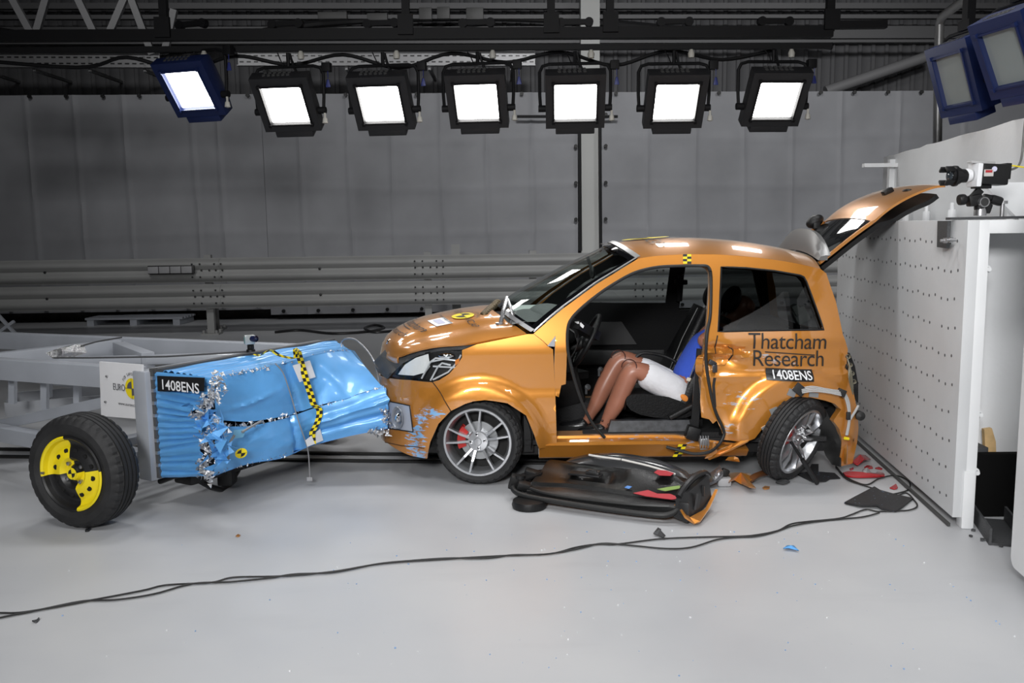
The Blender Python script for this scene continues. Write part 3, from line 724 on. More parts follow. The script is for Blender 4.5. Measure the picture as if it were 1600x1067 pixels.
m = MB(); m.lathe([(0, -.003), (.014, -.003), (.014, 0)], 16, Matrix.Translation(blk(1545, 265) + V((0, -.056, 0)))); obj('round_sticker', m, mat('sticker_lilac', (.62, .62, .78), .5), root)
m = MB(); m.box(blk(1533, 254), (.13, .05, .012), tilt, .003); obj('top_rail', m, mat('rail_grey', (.5, .5, .5), .4, .3), root)
m = MB(); m.tube([blk(1571, 266), blk(1583, 264), at(1592, 258, 4.95), at(1597, 240, 5.0), at(1600, 205, 5.0), at(1604, 170, 5.05)], .006, 6, smooth=6); tag(obj('camera_cable', m, mat('cable_grey', (.12, .12, .115), .5)), 'grey cable rising from the back of the high speed camera', 'cable')
m = MB(); m.tube([blk(1571, 259), blk(1584, 259), at(1604, 262, 4.95)], .004, 6); tag(obj('yellow_lead', m, YELLOW), 'thin yellow lead plugged into the high speed camera', 'cable')
# black boxes, plank and channel in the recess
def pt(px, py, Y): return at(px, py, Y)
root = thing('black_box', 'small black steel box inside the recess, left of the black panel', 'box', (2.47, 4.95, .05))
m = MB(); a = pt(1514, 716, 4.95); b = pt(1537, 716, 4.95); c = pt(1499, 800, 4.95)
m.box(((a.x + b.x) / 2, 5.03, (a.z + c.z) / 2), (b.x - a.x, .16, a.z - c.z), None, .006); obj('body', m, BLACKP, root)
m = MB(); m.box(((a.x + b.x) / 2 + .02, 5.03, a.z + .03), (b.x - a.x, .18, .07), None, .006); obj('lid', m, DGREY, root)
a = pt(1524, 711, 4.86); b = pt(1585, 711, 4.86); c = pt(1522, 822, 4.86)
m = MB(); m.box(((a.x + b.x) / 2 + .05, 4.90, (a.z + c.z) / 2), (b.x - a.x + .1, .06, a.z - c.z), None, .004); tag(obj('matt_board', m, mat('matt_black', (.004, .004, .004), .9, spec=.1)), 'matt black square board standing in the white recess', 'board')
a = pt(1540, 670, 4.98); b = pt(1552, 670, 4.98); c = pt(1548, 716, 4.98)
m = MB(); m.prism([pt(1538, 671, 5.0), pt(1550, 669, 5.0), (pt(1556, 690, 5.0) + V((0, 0, 0))), pt(1560, 806, 5.0), pt(1545, 806, 5.0)], V((0, .03, 0))); tag(obj('wooden_plank', m, mat('raw_pine', (.62, .42, .20), .6, var=.15, vscale=14)), 'raw pine plank end sticking up behind the black panel', 'plank')
g0 = gr(1520, 812); g1 = gr(1547, 852)
root = thing('steel_channel', 'dark steel channel lying on the floor before the black panel', 'channel', g0)
dv = (g1 - g0).normalized(); nv = V((-dv.y, dv.x, 0)); 
if nv.x < 0: nv = -nv
m = MB()
for off in (0, .16): m.bar(g0 + nv * off + V((0, 0, .045)), g1 + nv * off + V((0, 0, .045)), .012, .09)
m.bar(g0 + nv * .08 + V((0, 0, .008)), g1 + nv * .08 + V((0, 0, .008)), .16, .012); obj('channel', m, DGREY, root)
m = MB()
for k in range(14): 
    q = g1 + nv * random.uniform(-.08, .22) + dv * random.uniform(-.25, .07); m.box((q.x, q.y, .006), (random.uniform(.01, .04), .015, .01), rotm(rz=random.uniform(0, 3)))
o = obj('grit', m, DGREY); tag(o, 'black grit scattered beside the steel channel', 'debris', kind='stuff')
# ------------------------------------------------------------------ the car
Y0, YC = 5.57, 6.32
XS, NA, NB, NP = -.25, .70, .75, 2.5
TAB = []; s_ = XS; prev = None
for k in range(401):
    th = (PI / 2) * k / 400; x = XS - NA * math.sin(th) ** (2 / NP); d = NB * (1 - max(0, math.cos(th)) ** (2 / NP))
    if prev: s_ -= math.hypot(x - prev[0], d - prev[1])
    TAB.append((s_, x, d)); prev = (x, d)
SEND = TAB[-1][0]
def nose(s):
    lo, hi = 0, 400
    while hi - lo > 1:
        m = (lo + hi) // 2
        if TAB[m][0] >= s: lo = m
        else: hi = m
    a, b = TAB[lo], TAB[hi]; t = (a[0] - s) / max(1e-9, a[0] - b[0]); t = min(max(t, 0), 1)
    return a[1] + (b[1] - a[1]) * t, a[2] + (b[2] - a[2]) * t
def s_of_x(x):
    if x >= XS: return x
    for i in range(400):
        if TAB[i + 1][1] <= x: a, b = TAB[i], TAB[i + 1]; t = (a[1] - x) / max(1e-9, a[1] - b[1]); return a[0] + (b[0] - a[0]) * t
    return SEND
FWC = (-.213, .272); RWC = (1.80, .31)
def sst(a, b, x): t = min(1, max(0, (x - a) / (b - a))); return t * t * (3 - 2 * t)
def dside(s, z):
    t = 0
    if z > .88: t += .30 * (z - .88) ** 1.25
    if z < .45: t += .25 * (.45 - z) ** 1.5
    if s > 1.75: t += .35 * (s - 1.75) ** 2
    return t
def bumps(s, z):
    e = 0
    for (cx, cz), R in ((FWC, .40), (RWC, .40)):
        r = math.hypot(s - cx, z - cz)
        if z > cz - .12: e -= .036 * (1 - sst(R - .035, R + .045, r)) * sst(cz - .12, cz, z)
    if s > 1.2: e += .014 * sst(.695, .73, z) * (1 - sst(.86, .93, z)) - .006 * math.exp(-((z - .70) / .02) ** 2)   # shoulder step of the rear quarter
    if s < 1.0: e -= .006 * (1 - sst(.58, .63, z))
    # crash dents in the rear quarter by the door opening
    if 1.2 < s < 1.75:
        f = (1 - sst(1.35, 1.7, s)) * (1 - sst(.86, .93, z))
        e += f * (.035 * math.exp(-((s - 1.33) / .10) ** 2 - ((z - .80) / .05) ** 2) + .012 * nz((s * 4, z * 5, 1)) + .005 * nz((s * 12, z * 10, 2)))
        e += .035 * f * (math.exp(-((z - .885 + .16 * (s - 1.3)) / .018) ** 2) - .7 * math.exp(-((z - .845 + .16 * (s - 1.3)) / .02) ** 2)) * (1 - sst(1.42, 1.58, s))
        e += .02 * math.exp(-((s - 1.38) / .12) ** 2 - ((z - .38) / .12) ** 2) * nz((s * 9, z * 7, 5))
    return e
def SP(s, z, off=0.0, raw=False):
    """near body side surface; off > 0 moves outward"""
    t = dside(s, z) + (0 if raw else bumps(s, z)) - off
    if s >= XS: return V((s, Y0 + t, z))
    x, d = nose(s); sw = .16 * max(0, z - .55) * ((XS - x) / NA) ** 2
    k = d / NB
    return V((x + sw + t * k, Y0 + d + t * (1 - k), z))
def SZ(px, py):
    Y = Y0
    for _ in range(60):
        P = at(px, py, Y); x = P.x
        if x < XS:
            sw = .16 * max(0, P.z - .55) * ((XS - x) / NA) ** 2; s = s_of_x(max(x - sw, XS - NA)); _, d = nose(s)
        else: s, d = x, 0
        Y += .5 * (Y0 + d + dside(s, P.z) - Y)
    return V((s, P.z))
def mir(p): return V((p[0], 2 * YC - p[1], p[2]))
car = thing('car', 'copper orange three door car with its near door torn off and boot lid raised', 'car', (.6, YC, 0))
def sheet(outer, holes=(), step=.028, off=0.0, raw=False, extra=None, mirror=False, mb=None, px=True):
    O_ = [SZ(*p) if px else V(p) for p in outer]
    if extra: O_ = extra(O_)
    H_ = [[SZ(*p) if px else V(p) for p in h] for h in holes]
    co, tr = cdt(O_, H_, step); mb = mb or MB()
    P = [SP(c.x, c.y, off, raw or mirror) for c in co]
    if mirror: P = [mir(p) for p in P]; tr = [t[::-1] for t in tr]
    mb.tris(P, tr); return mb
def panel(name, outer, holes=(), m=PAINT, solid=.012, both=True, **k):
    o = obj(name, sheet(outer, holes, **k), m, car, solid=solid, sharp=30)
    if both: obj(name, sheet(outer, holes, mirror=True, **k), PAINT if m is SCRAPED else m, car, solid=solid, sharp=30)
    return o
fender = [(722, 547), (745, 538), (780, 531), (824, 522), (834, 522), (848, 533), (856, 541), (864, 546), (867, 600), (869, 660), (870, 698), (842, 699), (834, 676), (822, 647), (793, 628), (775, 625), (758, 623), (740, 625), (727, 629), (705, 640), (692, 618), (676, 597), (686, 594), (702, 584), (716, 568), (722, 558)]
panel('fender', fender)
bump = [(676, 597.5), (691.5, 618.5), (704.5, 640.5), (686, 660), (673, 689), (667, 716), (640, 711), (617, 700), (604, 691)]
def bext(P): return P + [V((SEND, .20)), V((SEND, .63)), SZ(603, 590), SZ(607, 591), SZ(640, 594)]
o = panel('front_bumper', bump, m=SCRAPED, extra=bext)
# side frame: A pillar, roof rail, B post and rear quarter in one pressing
frame_out = [(834, 521), (858, 500), (880, 482), (906, 463), (932, 444), (960, 427), (997, 404), (1024, 400), (1066, 397.5), (1120, 397.5), (1180, 402), (1236, 410), (1282, 420),
    (1291, 427), (1298, 448), (1306, 471), (1317, 523), (1321, 532), (1326, 546), (1324, 570), (1326, 590), (1334, 614), (1338, 634), (1341, 668), (1339, 692), (1332, 724), (1312, 729),
    (1314, 700), (1313, 686), (1308, 668), (1299, 656), (1304, 648), (1311, 638), (1301, 629), (1286, 624), (1262, 619), (1240, 622), (1218, 634), (1204, 646), (1191, 665), (1177, 683), (1167, 687),
    (1150, 688), (1131, 687), (1127, 672), (1120, 657), (1114, 662), (1108, 655), (1096, 652), (1094, 628), (1096, 590), (1099, 555), (1104, 510), (1107, 470), (1108.5, 440), (1108, 424), (1104, 417), (1096, 414.5),
    (1060, 414), (1028, 416), (1005, 421), (985, 428), (962, 441), (938, 457), (912, 478), (895, 496), (888, 512), (886, 540), (885, 575), (884, 600), (877, 602), (873, 620), (868, 618), (867, 600), (866, 570), (868, 524), (857, 540.5), (848, 532)]
qwin = [(1127, 417), (1165, 418.5), (1210, 423), (1250, 430), (1256, 433), (1260, 440), (1274, 478), (1287, 515), (1240, 515.5), (1160, 517), (1122, 518)]
pocket = [(1132, 541), (1143, 543), (1146, 549), (1141, 562), (1134, 570), (1121, 570), (1120, 545)]
o = obj('side_frame', sheet(frame_out, (qwin,), step=.02), SCUFFED, car, solid=.045, sharp=30)
far_out = [p for p in frame_out[:42]] + [(1167, 698), (1000, 696), (884, 694), (880, 600), (867, 600), (866, 570), (868, 524), (857, 540.5), (848, 532)]
far_door = [(1104, 417), (1096, 414.5), (1060, 414), (1028, 416), (1005, 421), (985, 428), (962, 441), (938, 457), (912, 478), (895, 496), (890, 506), (1000, 506), (1104, 506)]
o = obj('side_frame', sheet(far_out, (qwin, far_door), mirror=True), PAINT, car, solid=.03, sharp=30)
# black inner lining of both sides
lin_out = [(1127, 412), (1250, 424), (1268, 440), (1297, 520), (1318, 600), (1300, 640), (1250, 640), (1200, 650), (1160, 684), (1128, 684)]
lin_hole = [(1129, 419), (1210, 425), (1250, 432), (1258, 441), (1285, 513), (1160, 515), (1125, 516)]
obj('inner_lining', sheet(lin_out, (lin_hole,), off=-.075, raw=True, step=.04), SOFTBLK, car, solid=.01)
far_lin = [(1127, 400), (1250, 415), (1280, 432), (1300, 520), (1320, 640), (1260, 690), (1000, 695), (884, 693), (872, 600), (850, 532), (838, 522), (880, 483), (932, 445), (997, 406), (1066, 399)]
fl1 = [(1100, 421), (1060, 418), (1028, 420), (1005, 425), (985, 432), (962, 445), (938, 461), (912, 482), (900, 500), (1000, 502), (1098, 502)]
obj('inner_lining', sheet(far_lin, (fl1, lin_hole), off=-.06, mirror=True, step=.04), SOFTBLK, car, solid=.015)
# glass
obj('quarter_glass', sheet(qwin, off=-.012, raw=True, step=.05), TINT, car)
obj('quarter_glass', sheet(qwin, off=-.012, mirror=True, step=.05), glass('lightly_tinted_glass', (.45, .48, .48)), car)
obj('door_glass', sheet(far_door, off=-.012, mirror=True, step=.05), glass('lightly_tinted_glass'), car)
m = MB(); 
fr = []
for (a, b) in zip(qwin, qwin[1:] + qwin[:1]):
    fr += [SZ(*a).lerp(SZ(*b), k / 4) for k in range(4)]
m.tube([SP(p.x, p.y, .002, False) for p in fr], .006, 6, closed=True); obj('window_seal', m, BLACKP, car)
# mirror triangle
m = sheet([(855, 540.5), (868, 524.5), (866.5, 541.5)], off=.004, step=.05); obj('mirror_triangle', m, mat('triangle_grey', (.33, .34, .37), .5), car)
# roof
def edge(pxs): return [SP(*SZ(*p)) for p in pxs]
def loft(N, crown, nu=25, bow=None, power=2.0, mb=None, off=0.0):
    """span from a near curve to its mirror, rising by crown in the middle"""
    mb = mb or MB(); rows = []
    for i, p in enumerate(N):
        c = crown[i] if isinstance(crown, (list, tuple)) else crown; b = bow[i] if bow else 0
        R = []
        for k in range(nu):
            u = -1 + 2 * k / (nu - 1); w = 1 - abs(u) ** power
            R.append(V((p.x + b * w, YC + (YC - p.y) * u, p.z + c * w + off)))
        rows.append(R)
    mb.grid(rows); return mb
def pts_on(P, n):
    P = [V(p) for p in P]; L = [0]
    for a, b in zip(P, P[1:]): L.append(L[-1] + (b - a).length)
    out = []
    for k in range(n):
        t = L[-1] * k / (n - 1); i = 0
        while i < len(P) - 2 and L[i + 1] < t: i += 1
        out.append(P[i].lerp(P[i + 1], (t - L[i]) / max(1e-9, L[i + 1] - L[i])))
    return out
RE = spline(edge([(997, 404), (1024, 400), (1066, 397.5), (1120, 397.5), (1180, 402), (1236, 410), (1282, 420)]), 5)
nR = len(RE); RB_ = [-.10 * (1 - i / (nR - 1)) ** 2 + .05 * (i / (nR - 1)) ** 2 for i in range(nR)]; RC_ = [.085 + .012 * math.sin(PI * i / (nR - 1)) for i in range(nR)]
obj('roof', loft(RE, RC_, 31, RB_, 2.2), PAINT, car, solid=.012, face=(0, 0, 1))
m = loft(RE, [c - .035 for c in RC_], 15, RB_, 2.2, off=-.03); obj('headliner', m, mat('headliner_grey', (.10, .10, .10), .9), car)
def roofpt(x, u, off=0.004):
    i = 0
    while i < nR - 2 and RE[i + 1].x < x: i += 1
    a, b = RE[i], RE[i + 1]; t = (x - a.x) / (b.x - a.x); p = a.lerp(b, t); w = 1 - abs(u) ** 2.2
    bo = RB_[i] + (RB_[i + 1] - RB_[i]) * t; cr = RC_[i] + (RC_[i + 1] - RC_[i]) * t
    return V((p.x + bo * w, YC + (YC - p.y) * u, p.z + cr * w + off))
# windscreen
WE = spline(edge([(835, 520), (858, 499), (880, 481), (906, 462), (932, 443), (960, 426), (996, 404)]), 3)
nW = len(WE); WB_ = [-.24 + .14 * i / (nW - 1) for i in range(nW)]; WC_ = [.12 - .035 * i / (nW - 1) for i in range(nW)]
obj('windscreen', loft(WE, WC_, 25, WB_, 2.2), WIND, car)
def wspt(i, u, off=.004):
    p = WE[i]; w = 1 - abs(u) ** 2.2; return V((p.x + WB_[i] * w - off * .6, YC + (YC - p.y) * u, p.z + WC_[i] * w + off))
m = MB()
NU = 24
us = [-1 + 2 * k / NU for k in range(NU + 1)]
m.grid([[wspt(i, -1 + t * .07, .003) for t in (0, .5, 1)] for i in range(nW)]); m.grid([[wspt(i, .93 + t * .07, .003) for t in (0, .5, 1)] for i in range(nW)])
m.grid([[wspt(i, u, .003) for u in us] for i in (0, 1)]); m.grid([[wspt(i, u, .003) for u in us] for i in (nW - 2, nW - 1)])
obj('frit_band', m, mat('frit_black', (.004, .004, .005), .06), car)
for side in (-1, 1): m = MB(); m.grid([[wspt(i, side * t, .007) for t in ((.992, 1.008) if side > 0 else (1.008, .992))] for i in range(nW)]); obj('side_trim', m, mat('foil_tape', (.60, .60, .60), .3, .7), car, solid=.004)
m = MB(); m.grid([[wspt(nW - 1, u, .009) + V((dx, 0, dz)) for u in us] for dx, dz in ((-.008, -.005), (.024, .006))]); obj('top_trim', m, mat('foil_tape'), car, solid=.004)
m = MB(); m.grid([[wspt(0, u, .010) + V((dx, 0, dz)) for u in us[:NU // 4 + 1]] for dx, dz in ((-.016, -.006), (.008, .010))]); obj('cowl_trim', m, STEEL, car, solid=.004)
# bonnet, sprung open a little
HN = [(620, 557), (628, 555), (644, 549), (668, 543), (692, 539.5), (718, 538), (745, 535), (782, 528), (823, 521.5)]
near = []
for i, (px, py) in enumerate(HN):
    q = SZ(px, py); p = SP(q.x, q.y, -.008, True); near.append(p)
near = spline(near, 4); nH = len(near)
near = pts_on(near, 34); nH = 34
def cen(i):
    t = i / (nH - 1)
    # centre line of the bonnet: lip, quick rise, long gentle run to the cowl
    K = [(-.925, .80), (-.915, .85), (-.885, .90), (-.83, .945), (-.75, .985), (-.64, 1.02), (-.51, 1.047), (-.38, 1.07), (-.25, 1.085), (-.15, 1.09)]
    f = t * (len(K) - 1); a = min(int(f), len(K) - 2); w = f - a
    return K[a][0] + (K[a + 1][0] - K[a][0]) * w, K[a][1] + (K[a + 1][1] - K[a][1]) * w
def bon(i, u, off=0.0):
    if isinstance(i, float):
        a = min(int(i), nH - 2); return bon(a, u, off).lerp(bon(a + 1, u, off), i - a)
    p = near[i]; cx, cz = cen(i); w = 1 - abs(u) ** 2.6; wx = 1 - abs(u) ** 2.0
    z = p.z + (cz - p.z) * w; x = p.x + (cx - p.x) * wx
    r = .012 * (sst(.62, .68, abs(u)) - sst(.74, .86, abs(u))) * sst(3, 12, i)
    return V((x, YC + (YC - p.y) * u, z - r + off))
m = MB(); uu = [-1 + 2 * k / 40 for k in range(41)]
skirt = [[bon(0, u) + V((.015 * (1 - abs(u)), 0, -.045)) for u in uu], [bon(0, u) + V((-.006, 0, -.02)) for u in uu]]
m.grid(skirt + [[bon(i, u) for u in uu] for i in range(nH)]); BONNET = obj('bonnet', m, PAINT, car, solid=.012, sharp=50, face=(0, 0, 1))
# near plastic over the lamp and grille opening
def free(poly, step=.03, mb=None):
    """polygon given as pixel + depth, filled with an inner grid"""
    P2 = [V((p[0], -p[1])) for p in poly]; co, tr = cdt(P2, (), step * 230); mb = mb or MB(); out = []
    for c in co:
        ws = 0; Ys = 0
        for p in poly:
            w = 1 / (((p[0] - c.x) ** 2 + (p[1] + c.y) ** 2) + 4) ** 1.5; ws += w; Ys += w * p[2]
        out.append(at(c.x, -c.y, Ys / ws))
    mb.tris(out, tr); return mb
m = free([(602, 546, 6.0), (583, 566, 6.0), (590, 581, 5.92), (605, 592, 5.80), (613, 583, 5.76), (630, 567, 5.72), (655, 555, 5.68), (690, 548, 5.64), (722, 546, 5.60), (742, 538.5, 5.60), (715, 536, 5.62), (690, 537, 5.64), (660, 541, 5.68), (640, 548, 5.72), (622, 554, 5.78), (608, 551, 5.92)])
obj('grille_panel', m, DGREY, car, solid=.012)
lamp = [(611, 587), (622, 574), (640, 562), (662, 553), (690, 548), (722, 546), (723, 556), (716, 569), (702, 583), (688, 592), (676, 596), (640, 593.5), (620, 591)]
HL = obj('headlight', sheet(lamp, off=-.07, raw=True, step=.03), BLACKP, car, solid=.01)
WM[HL.name] = world_of(car)
m = sheet([(619, 586), (630, 571), (648, 560), (668, 554), (671, 574), (664, 583), (645, 588)], off=-.035, raw=True, step=.02)
obj('reflector', m, mat('pale_reflector', (.88, .88, .86), .3, .15, bump=.3, bscale=40), HL)
m = MB()
def onlamp(pts, off): return [SP(*SZ(*p), off, True) for p in pts]
for ln in ([(658, 592), (672, 566), (680, 560), (712, 564)], [(672, 595), (684, 573), (690, 568), (704, 571)], [(676, 573), (712, 575)], [(672, 566), (702, 560)], [(676, 594), (700, 582), (714, 567), (720, 555)]): m.tube(onlamp(ln, -.018), .006, 6)
obj('chrome_fins', m, mat('bright_trim', (.80, .81, .83), .25, .4), HL)
m = MB(); m.sphere(SP(*SZ(697, 557), -.04, True), (.055, .03, .022)); obj('projector', m, CHROME, HL)
m = sheet([(711, 563), (718, 560), (717, 567), (711, 572)], off=-.010, raw=True, step=.02); obj('amber_reflector', m, mat('amber', (.75, .22, .01), .2, 0, .6), HL)
obj('lens', sheet(lamp, off=-.002, raw=True, step=.03), CLEAR, HL)
obj('headlight', sheet(lamp, off=-.012, mirror=True, step=.04), BLACKP, car, solid=.01)
# fog lamp panel
fog = [(603, 626), (625, 630), (641, 634), (643, 652), (645, 673), (626, 671), (606, 667)]
FG = obj('fog_lamp_panel', sheet(fog, off=.010, step=.02), mat('silver_plastic', (.42, .45, .52), .35, .3), car, solid=.02); WM[FG.name] = world_of(car)
c = SP(*SZ(626, 651), .0); nrm = V((-.55, -.83, 0)).normalized(); Rf = V((0, -1, 0)).rotation_difference(nrm).to_matrix().to_4x4()
m = MB(); m.lathe([(.060, -.012), (.056, -.018), (.050, -.012), (.040, .004), (.0, .006)], 28, Matrix.Translation(c + V((-.01, -.012, 0))) @ Rf @ Matrix.Diagonal((.8, 1, 1.25, 1))); obj('bowl', m, mat('fog_bowl', (.25, .27, .31), .3, .4), FG)
m = MB(); m.lathe([(0, -.05), (.016, -.045), (.024, -.03), (.026, -.012), (0, -.01)], 20, Matrix.Translation(c + V((.006, -.012, 0))) @ Rf @ Matrix.Diagonal((.8, 1, 1.4, 1))); obj('bulb', m, CHROME, FG)
def line_on(pts, w, off, mb):
    P = []
    for a, b in zip(pts, pts[1:]):
        n = max(2, int(math.hypot(a[0] - b[0], a[1] - b[1]) / 6)); P += [(a[0] + (b[0] - a[0]) * k / n, a[1] + (b[1] - a[1]) * k / n) for k in range(n)]
    P.append(pts[-1]); mb.tube([SP(*SZ(*p), off) for p in P], w, 6)
m = MB(); line_on([(603, 625), (641, 633), (646, 674), (606, 668)], .004, .012, m); obj('bezel_seam', m, BLACKP, FG)
m = MB(); line_on([(676, 597), (692, 618), (705, 640)], .0035, .001, m); obj('panel_gap', m, mat('gap_dark', (.05, .02, .004), .7), car)
m = MB(); line_on([(600, 690), (628, 696), (664, 698)], .003, .001, m); obj('panel_gap', m, mat('gap_dark'), car)
# wheel houses and underbody: dark, close the view through the arches
m = MB()
def arch(cx, cz, R, y0, y1, a0=-10, a1=190):
    rows = []
    for k in range(21):
        a = math.radians(a0 + (a1 - a0) * k / 20); rows.append([V((cx + R * math.cos(a), y0, cz + R * math.sin(a))), V((cx + R * math.cos(a), y1, cz + R * math.sin(a)))])
    m.grid(rows)
    m.prism([V((cx + R * math.cos(math.radians(a0 + (a1 - a0) * k / 20)), y1, cz + R * math.sin(math.radians(a0 + (a1 - a0) * k / 20)))) for k in range(21)], V((0, .01, 0)))
arch(FWC[0], .29, .33, 5.60, 5.95); arch(FWC[0], .29, .33, 7.04, 6.7); arch(1.86, .31, .34, 5.64, 6.0); arch(1.80, .31, .33, 7.0, 6.65)
obj('wheel_arch_liner', m, mat('liner_black', (.008, .008, .008), .8), car)
m = MB(); m.box((.98, YC, .20), (2.1, 1.2, .06)); m.box((.1, YC, .45), (.06, 1.3, .5)); m.box((-.35, YC, .35), (.8, 1.0, .3)); m.box((1.95, YC, .36), (.45, 1.15, .30)); obj('underbody', m, BLACKP, car)
# sill
def z_at(px, py, Y=Y0): return at(px, py, Y).z
m = MB(); sec = []
for x, k in ((.165, 1), (.3, 1), (.6, 1), (.9, 1), (1.05, .97), (1.2, .80), (1.38, .60), (1.5, .52)):
    zt = .168 + (.142) * k; zb = .168
    dy = .02 * nz((x * 6, 0, 0)) * (1 if x > .9 else 0)
    sec.append([V((x, Y0 + .20, zt + .004)), V((x, Y0 + .075, zt)), V((x, Y0 + .07, zt - .016 * k)), V((x, Y0 + .02 + dy, zt - .028 * k)), V((x, Y0 + .002 + dy, zt - .045 * k)), V((x, Y0 + .012 + dy, zt - .06 * k)), V((x, Y0 + .045, zb + .01)), V((x, Y0 + .06, zb)), V((x, Y0 + .2, zb))])
m.grid(sec); m._add([p for p in sec[0]], [tuple(range(9))]); obj('sill', m, SILLSCUFF, car, sharp=25)
m = MB(); m.grid([[mir(p) for p in r] for r in sec], flip=True); obj('sill', m, PAINT, car, sharp=25)
# torn metal at the foot of the B post
m = MB()
def shard(px, Y, seed, k=.01):
    P = [at(x, y, Y + k * 4 * nz((x * .05, y * .05, seed))) for x, y in px]
    c = sum(P, V((0, 0, 0))) / len(P) + V((0, -.012, 0)); vs = [m.bm.verts.new(p) for p in P]; cv = m.bm.verts.new(c)
    for i in range(len(vs)): m.bm.faces.new((vs[(i + 1) % len(vs)], vs[i], cv))
shard([(1101, 717), (1110, 700), (1114, 690), (1118, 694), (1121, 706), (1112, 714)], 5.50, 1)
shard([(1103, 715), (1125, 703), (1145, 693), (1160, 687), (1173, 686), (1168, 691), (1157, 697), (1140, 705), (1122, 712), (1108, 718)], 5.55, 2)
shard([(1133, 719), (1138, 714), (1148, 713), (1154, 716), (1156, 722)], 5.60, 3)
obj('torn_sill_edge', m, PAINT, car, solid=.006, sharp=20)
m = MB()
m.tris([SP(*SZ(*p), -.06) for p in ((1119, 545), (1136, 540), (1146, 549), (1141, 562), (1133, 571), (1120, 570))], [(5, 4, 3, 2, 1, 0)])
m2 = sheet([(1119, 546), (1130, 541), (1140, 541), (1146, 549), (1141, 563), (1134, 571), (1120, 571)], off=.004, step=.016)
for v in m2.bm.verts: v.co.y += .016 * nz((v.co.x * 22, v.co.z * 25, 3)) 
m.bm.free(); obj('torn_latch_pocket', m2, PAINT, car, solid=.004, sharp=15)
m = MB(); line_on([(1138, 541), (1147, 548), (1142, 562), (1134, 571)], .005, .002, m); line_on([(1121, 524), (1119, 535), (1118, 552)], .004, .004, m); line_on([(1117, 590), (1115, 604), (1117, 636)], .016, -.012, m); obj('torn_gap', m, BLACK, car)
m = MB(); q = SP(*SZ(1113, 567), .03); m.box(q, (.05, .03, .03), rotm(ry=.5), .005); m.box(SP(*SZ(1116, 575), .03), (.03, .04, .05), None, .006); obj('latch_striker', m, mat('dark_metal', (.06, .06, .065), .35, .7), car)
# inner B post, belt and dangling rubber seal
m = MB(); m.tube([at(1110, 424, 5.64), at(1111, 440, 5.64), at(1110, 490, 5.60), at(1105, 520, 5.55), at(1103, 560, 5.54), at(1108, 600, 5.53), at(1117, 640, 5.52), at(1129, 668, 5.52), at(1131, 680, 5.52), at(1122, 696, 5.5), at(1108, 706, 5.46), at(1085, 709, 5.46), at(1060, 703, 5.48), at(1041, 698, 5.5)], .010, 8, smooth=5)
m.tube([at(1110, 424, 5.64), at(1105, 416, 5.66), at(1090, 415, 5.68), at(1060, 415.5, 5.68), at(1030, 417, 5.68), at(1004, 422, 5.67), at(985, 429, 5.66), at(960, 443, 5.64), at(936, 459, 5.62), at(910, 480, 5.6), at(893, 498, 5.58), at(887, 515, 5.56), at(887, 545, 5.54), at(892, 570, 5.53), at(899, 598, 5.53), at(910, 630, 5.53), at(925, 660, 5.53), at(945, 684, 5.53)], .010, 8, smooth=5)
obj('door_seal', m, mat('seal_rubber', (.012, .012, .012), .5), car)
m = MB(); m.bar(at(1095, 545, 5.62), at(1083, 690, 5.66), .05, .02, (0, 1, 0)); m.box(at(1082, 676, 5.64), (.09, .08, .09), rotm(ry=.3), .02); obj('inner_post', m, BLACKP, car)
m = MB(); m.box(at(1099, 692, 5.62), (.065, .07, .075), rotm(ry=-.1), .008)
for k in range(4): m.box(at(1094 + k * 4, 690, 5.575), (.006, .02, .08))
obj('belt_reel', m, STEEL, car)
# ------------------------------------------------------------------ cabin
m = MB(); m.box((1.05, YC, .265), (1.95, 1.32, .03)); m.box((.72, YC, .34), (1.25, .20, .14), None, .02); m.box((1.05, Y0 + .17, .29), (1.2, .12, .05), None, .01); obj('cabin_floor', m, mat('floor_carpet', (.012, .012, .013), .8, bump=.3, bscale=100), car)
m = MB(); m.hexa([(.16, 5.68, .26), (.24, 5.68, .26), (.24, 6.96, .26), (.16, 6.96, .26)], [(.13, 5.66, .95), (.2, 5.66, .95), (.2, 6.98, .95), (.13, 6.98, .95)]); obj('firewall', m, BLACKP, car)
m = MB(); m.hexa([(.60, 5.70, .26), (1.17, 5.70, .26), (1.17, 5.76, .26), (.60, 5.76, .26)], [(.64, 5.73, .385), (1.15, 5.73, .385), (1.15, 5.78, .385), (.64, 5.78, .385)]); obj('inner_sill', m, mat('scuffed_dark_grey', (.035, .037, .042), .4, var=.5, vscale=25), car)
# dashboard: upper pad and lower black body
m = MB(); rows = []
prof = [(.0, 1.03), (.08, 1.045), (.20, 1.045), (.33, 1.02), (.40, .97), (.42, .90), (.40, .84), (.36, .78), (.30, .72), (.26, .60)]
for k in range(17):
    y = 5.70 + 1.24 * k / 16; hump = .055 * math.exp(-((y - 5.98) / .17) ** 4)
    rows.append([V((x + (.03 * hump / .055 if x > .3 else 0), y, z + (hump if z > .9 else 0))) for x, z in prof])
m.grid(rows); obj('dashboard', m, mat('dash_grey', (.14, .145, .145), .65, bump=.3, bscale=120), car, sharp=60)
m = MB(); m.box((.14, 6.40, 1.056), (.30, .66, .012), rotm(ry=.0), .004); obj('dash_mat', m, mat('pale_dash_pad', (.62, .66, .64), .7), car)
m = MB(); m.sphere((.26, 5.98, 1.06), (.15, .17, .075), rotm(ry=.15)); obj('instrument_hood', m, mat('dash_grey'), car)
m = MB(); m.bar((.12, 6.62, .62), (.42, 6.2, .60), .3, .05); m.box((.36, YC + .02, .60), (.22, .26, .44), rotm(ry=-.25), .03); obj('centre_console', m, BLACKP, car)
SW = V((.50, 5.97, .885)); Rs = rotm(ry=math.radians(-62)) 
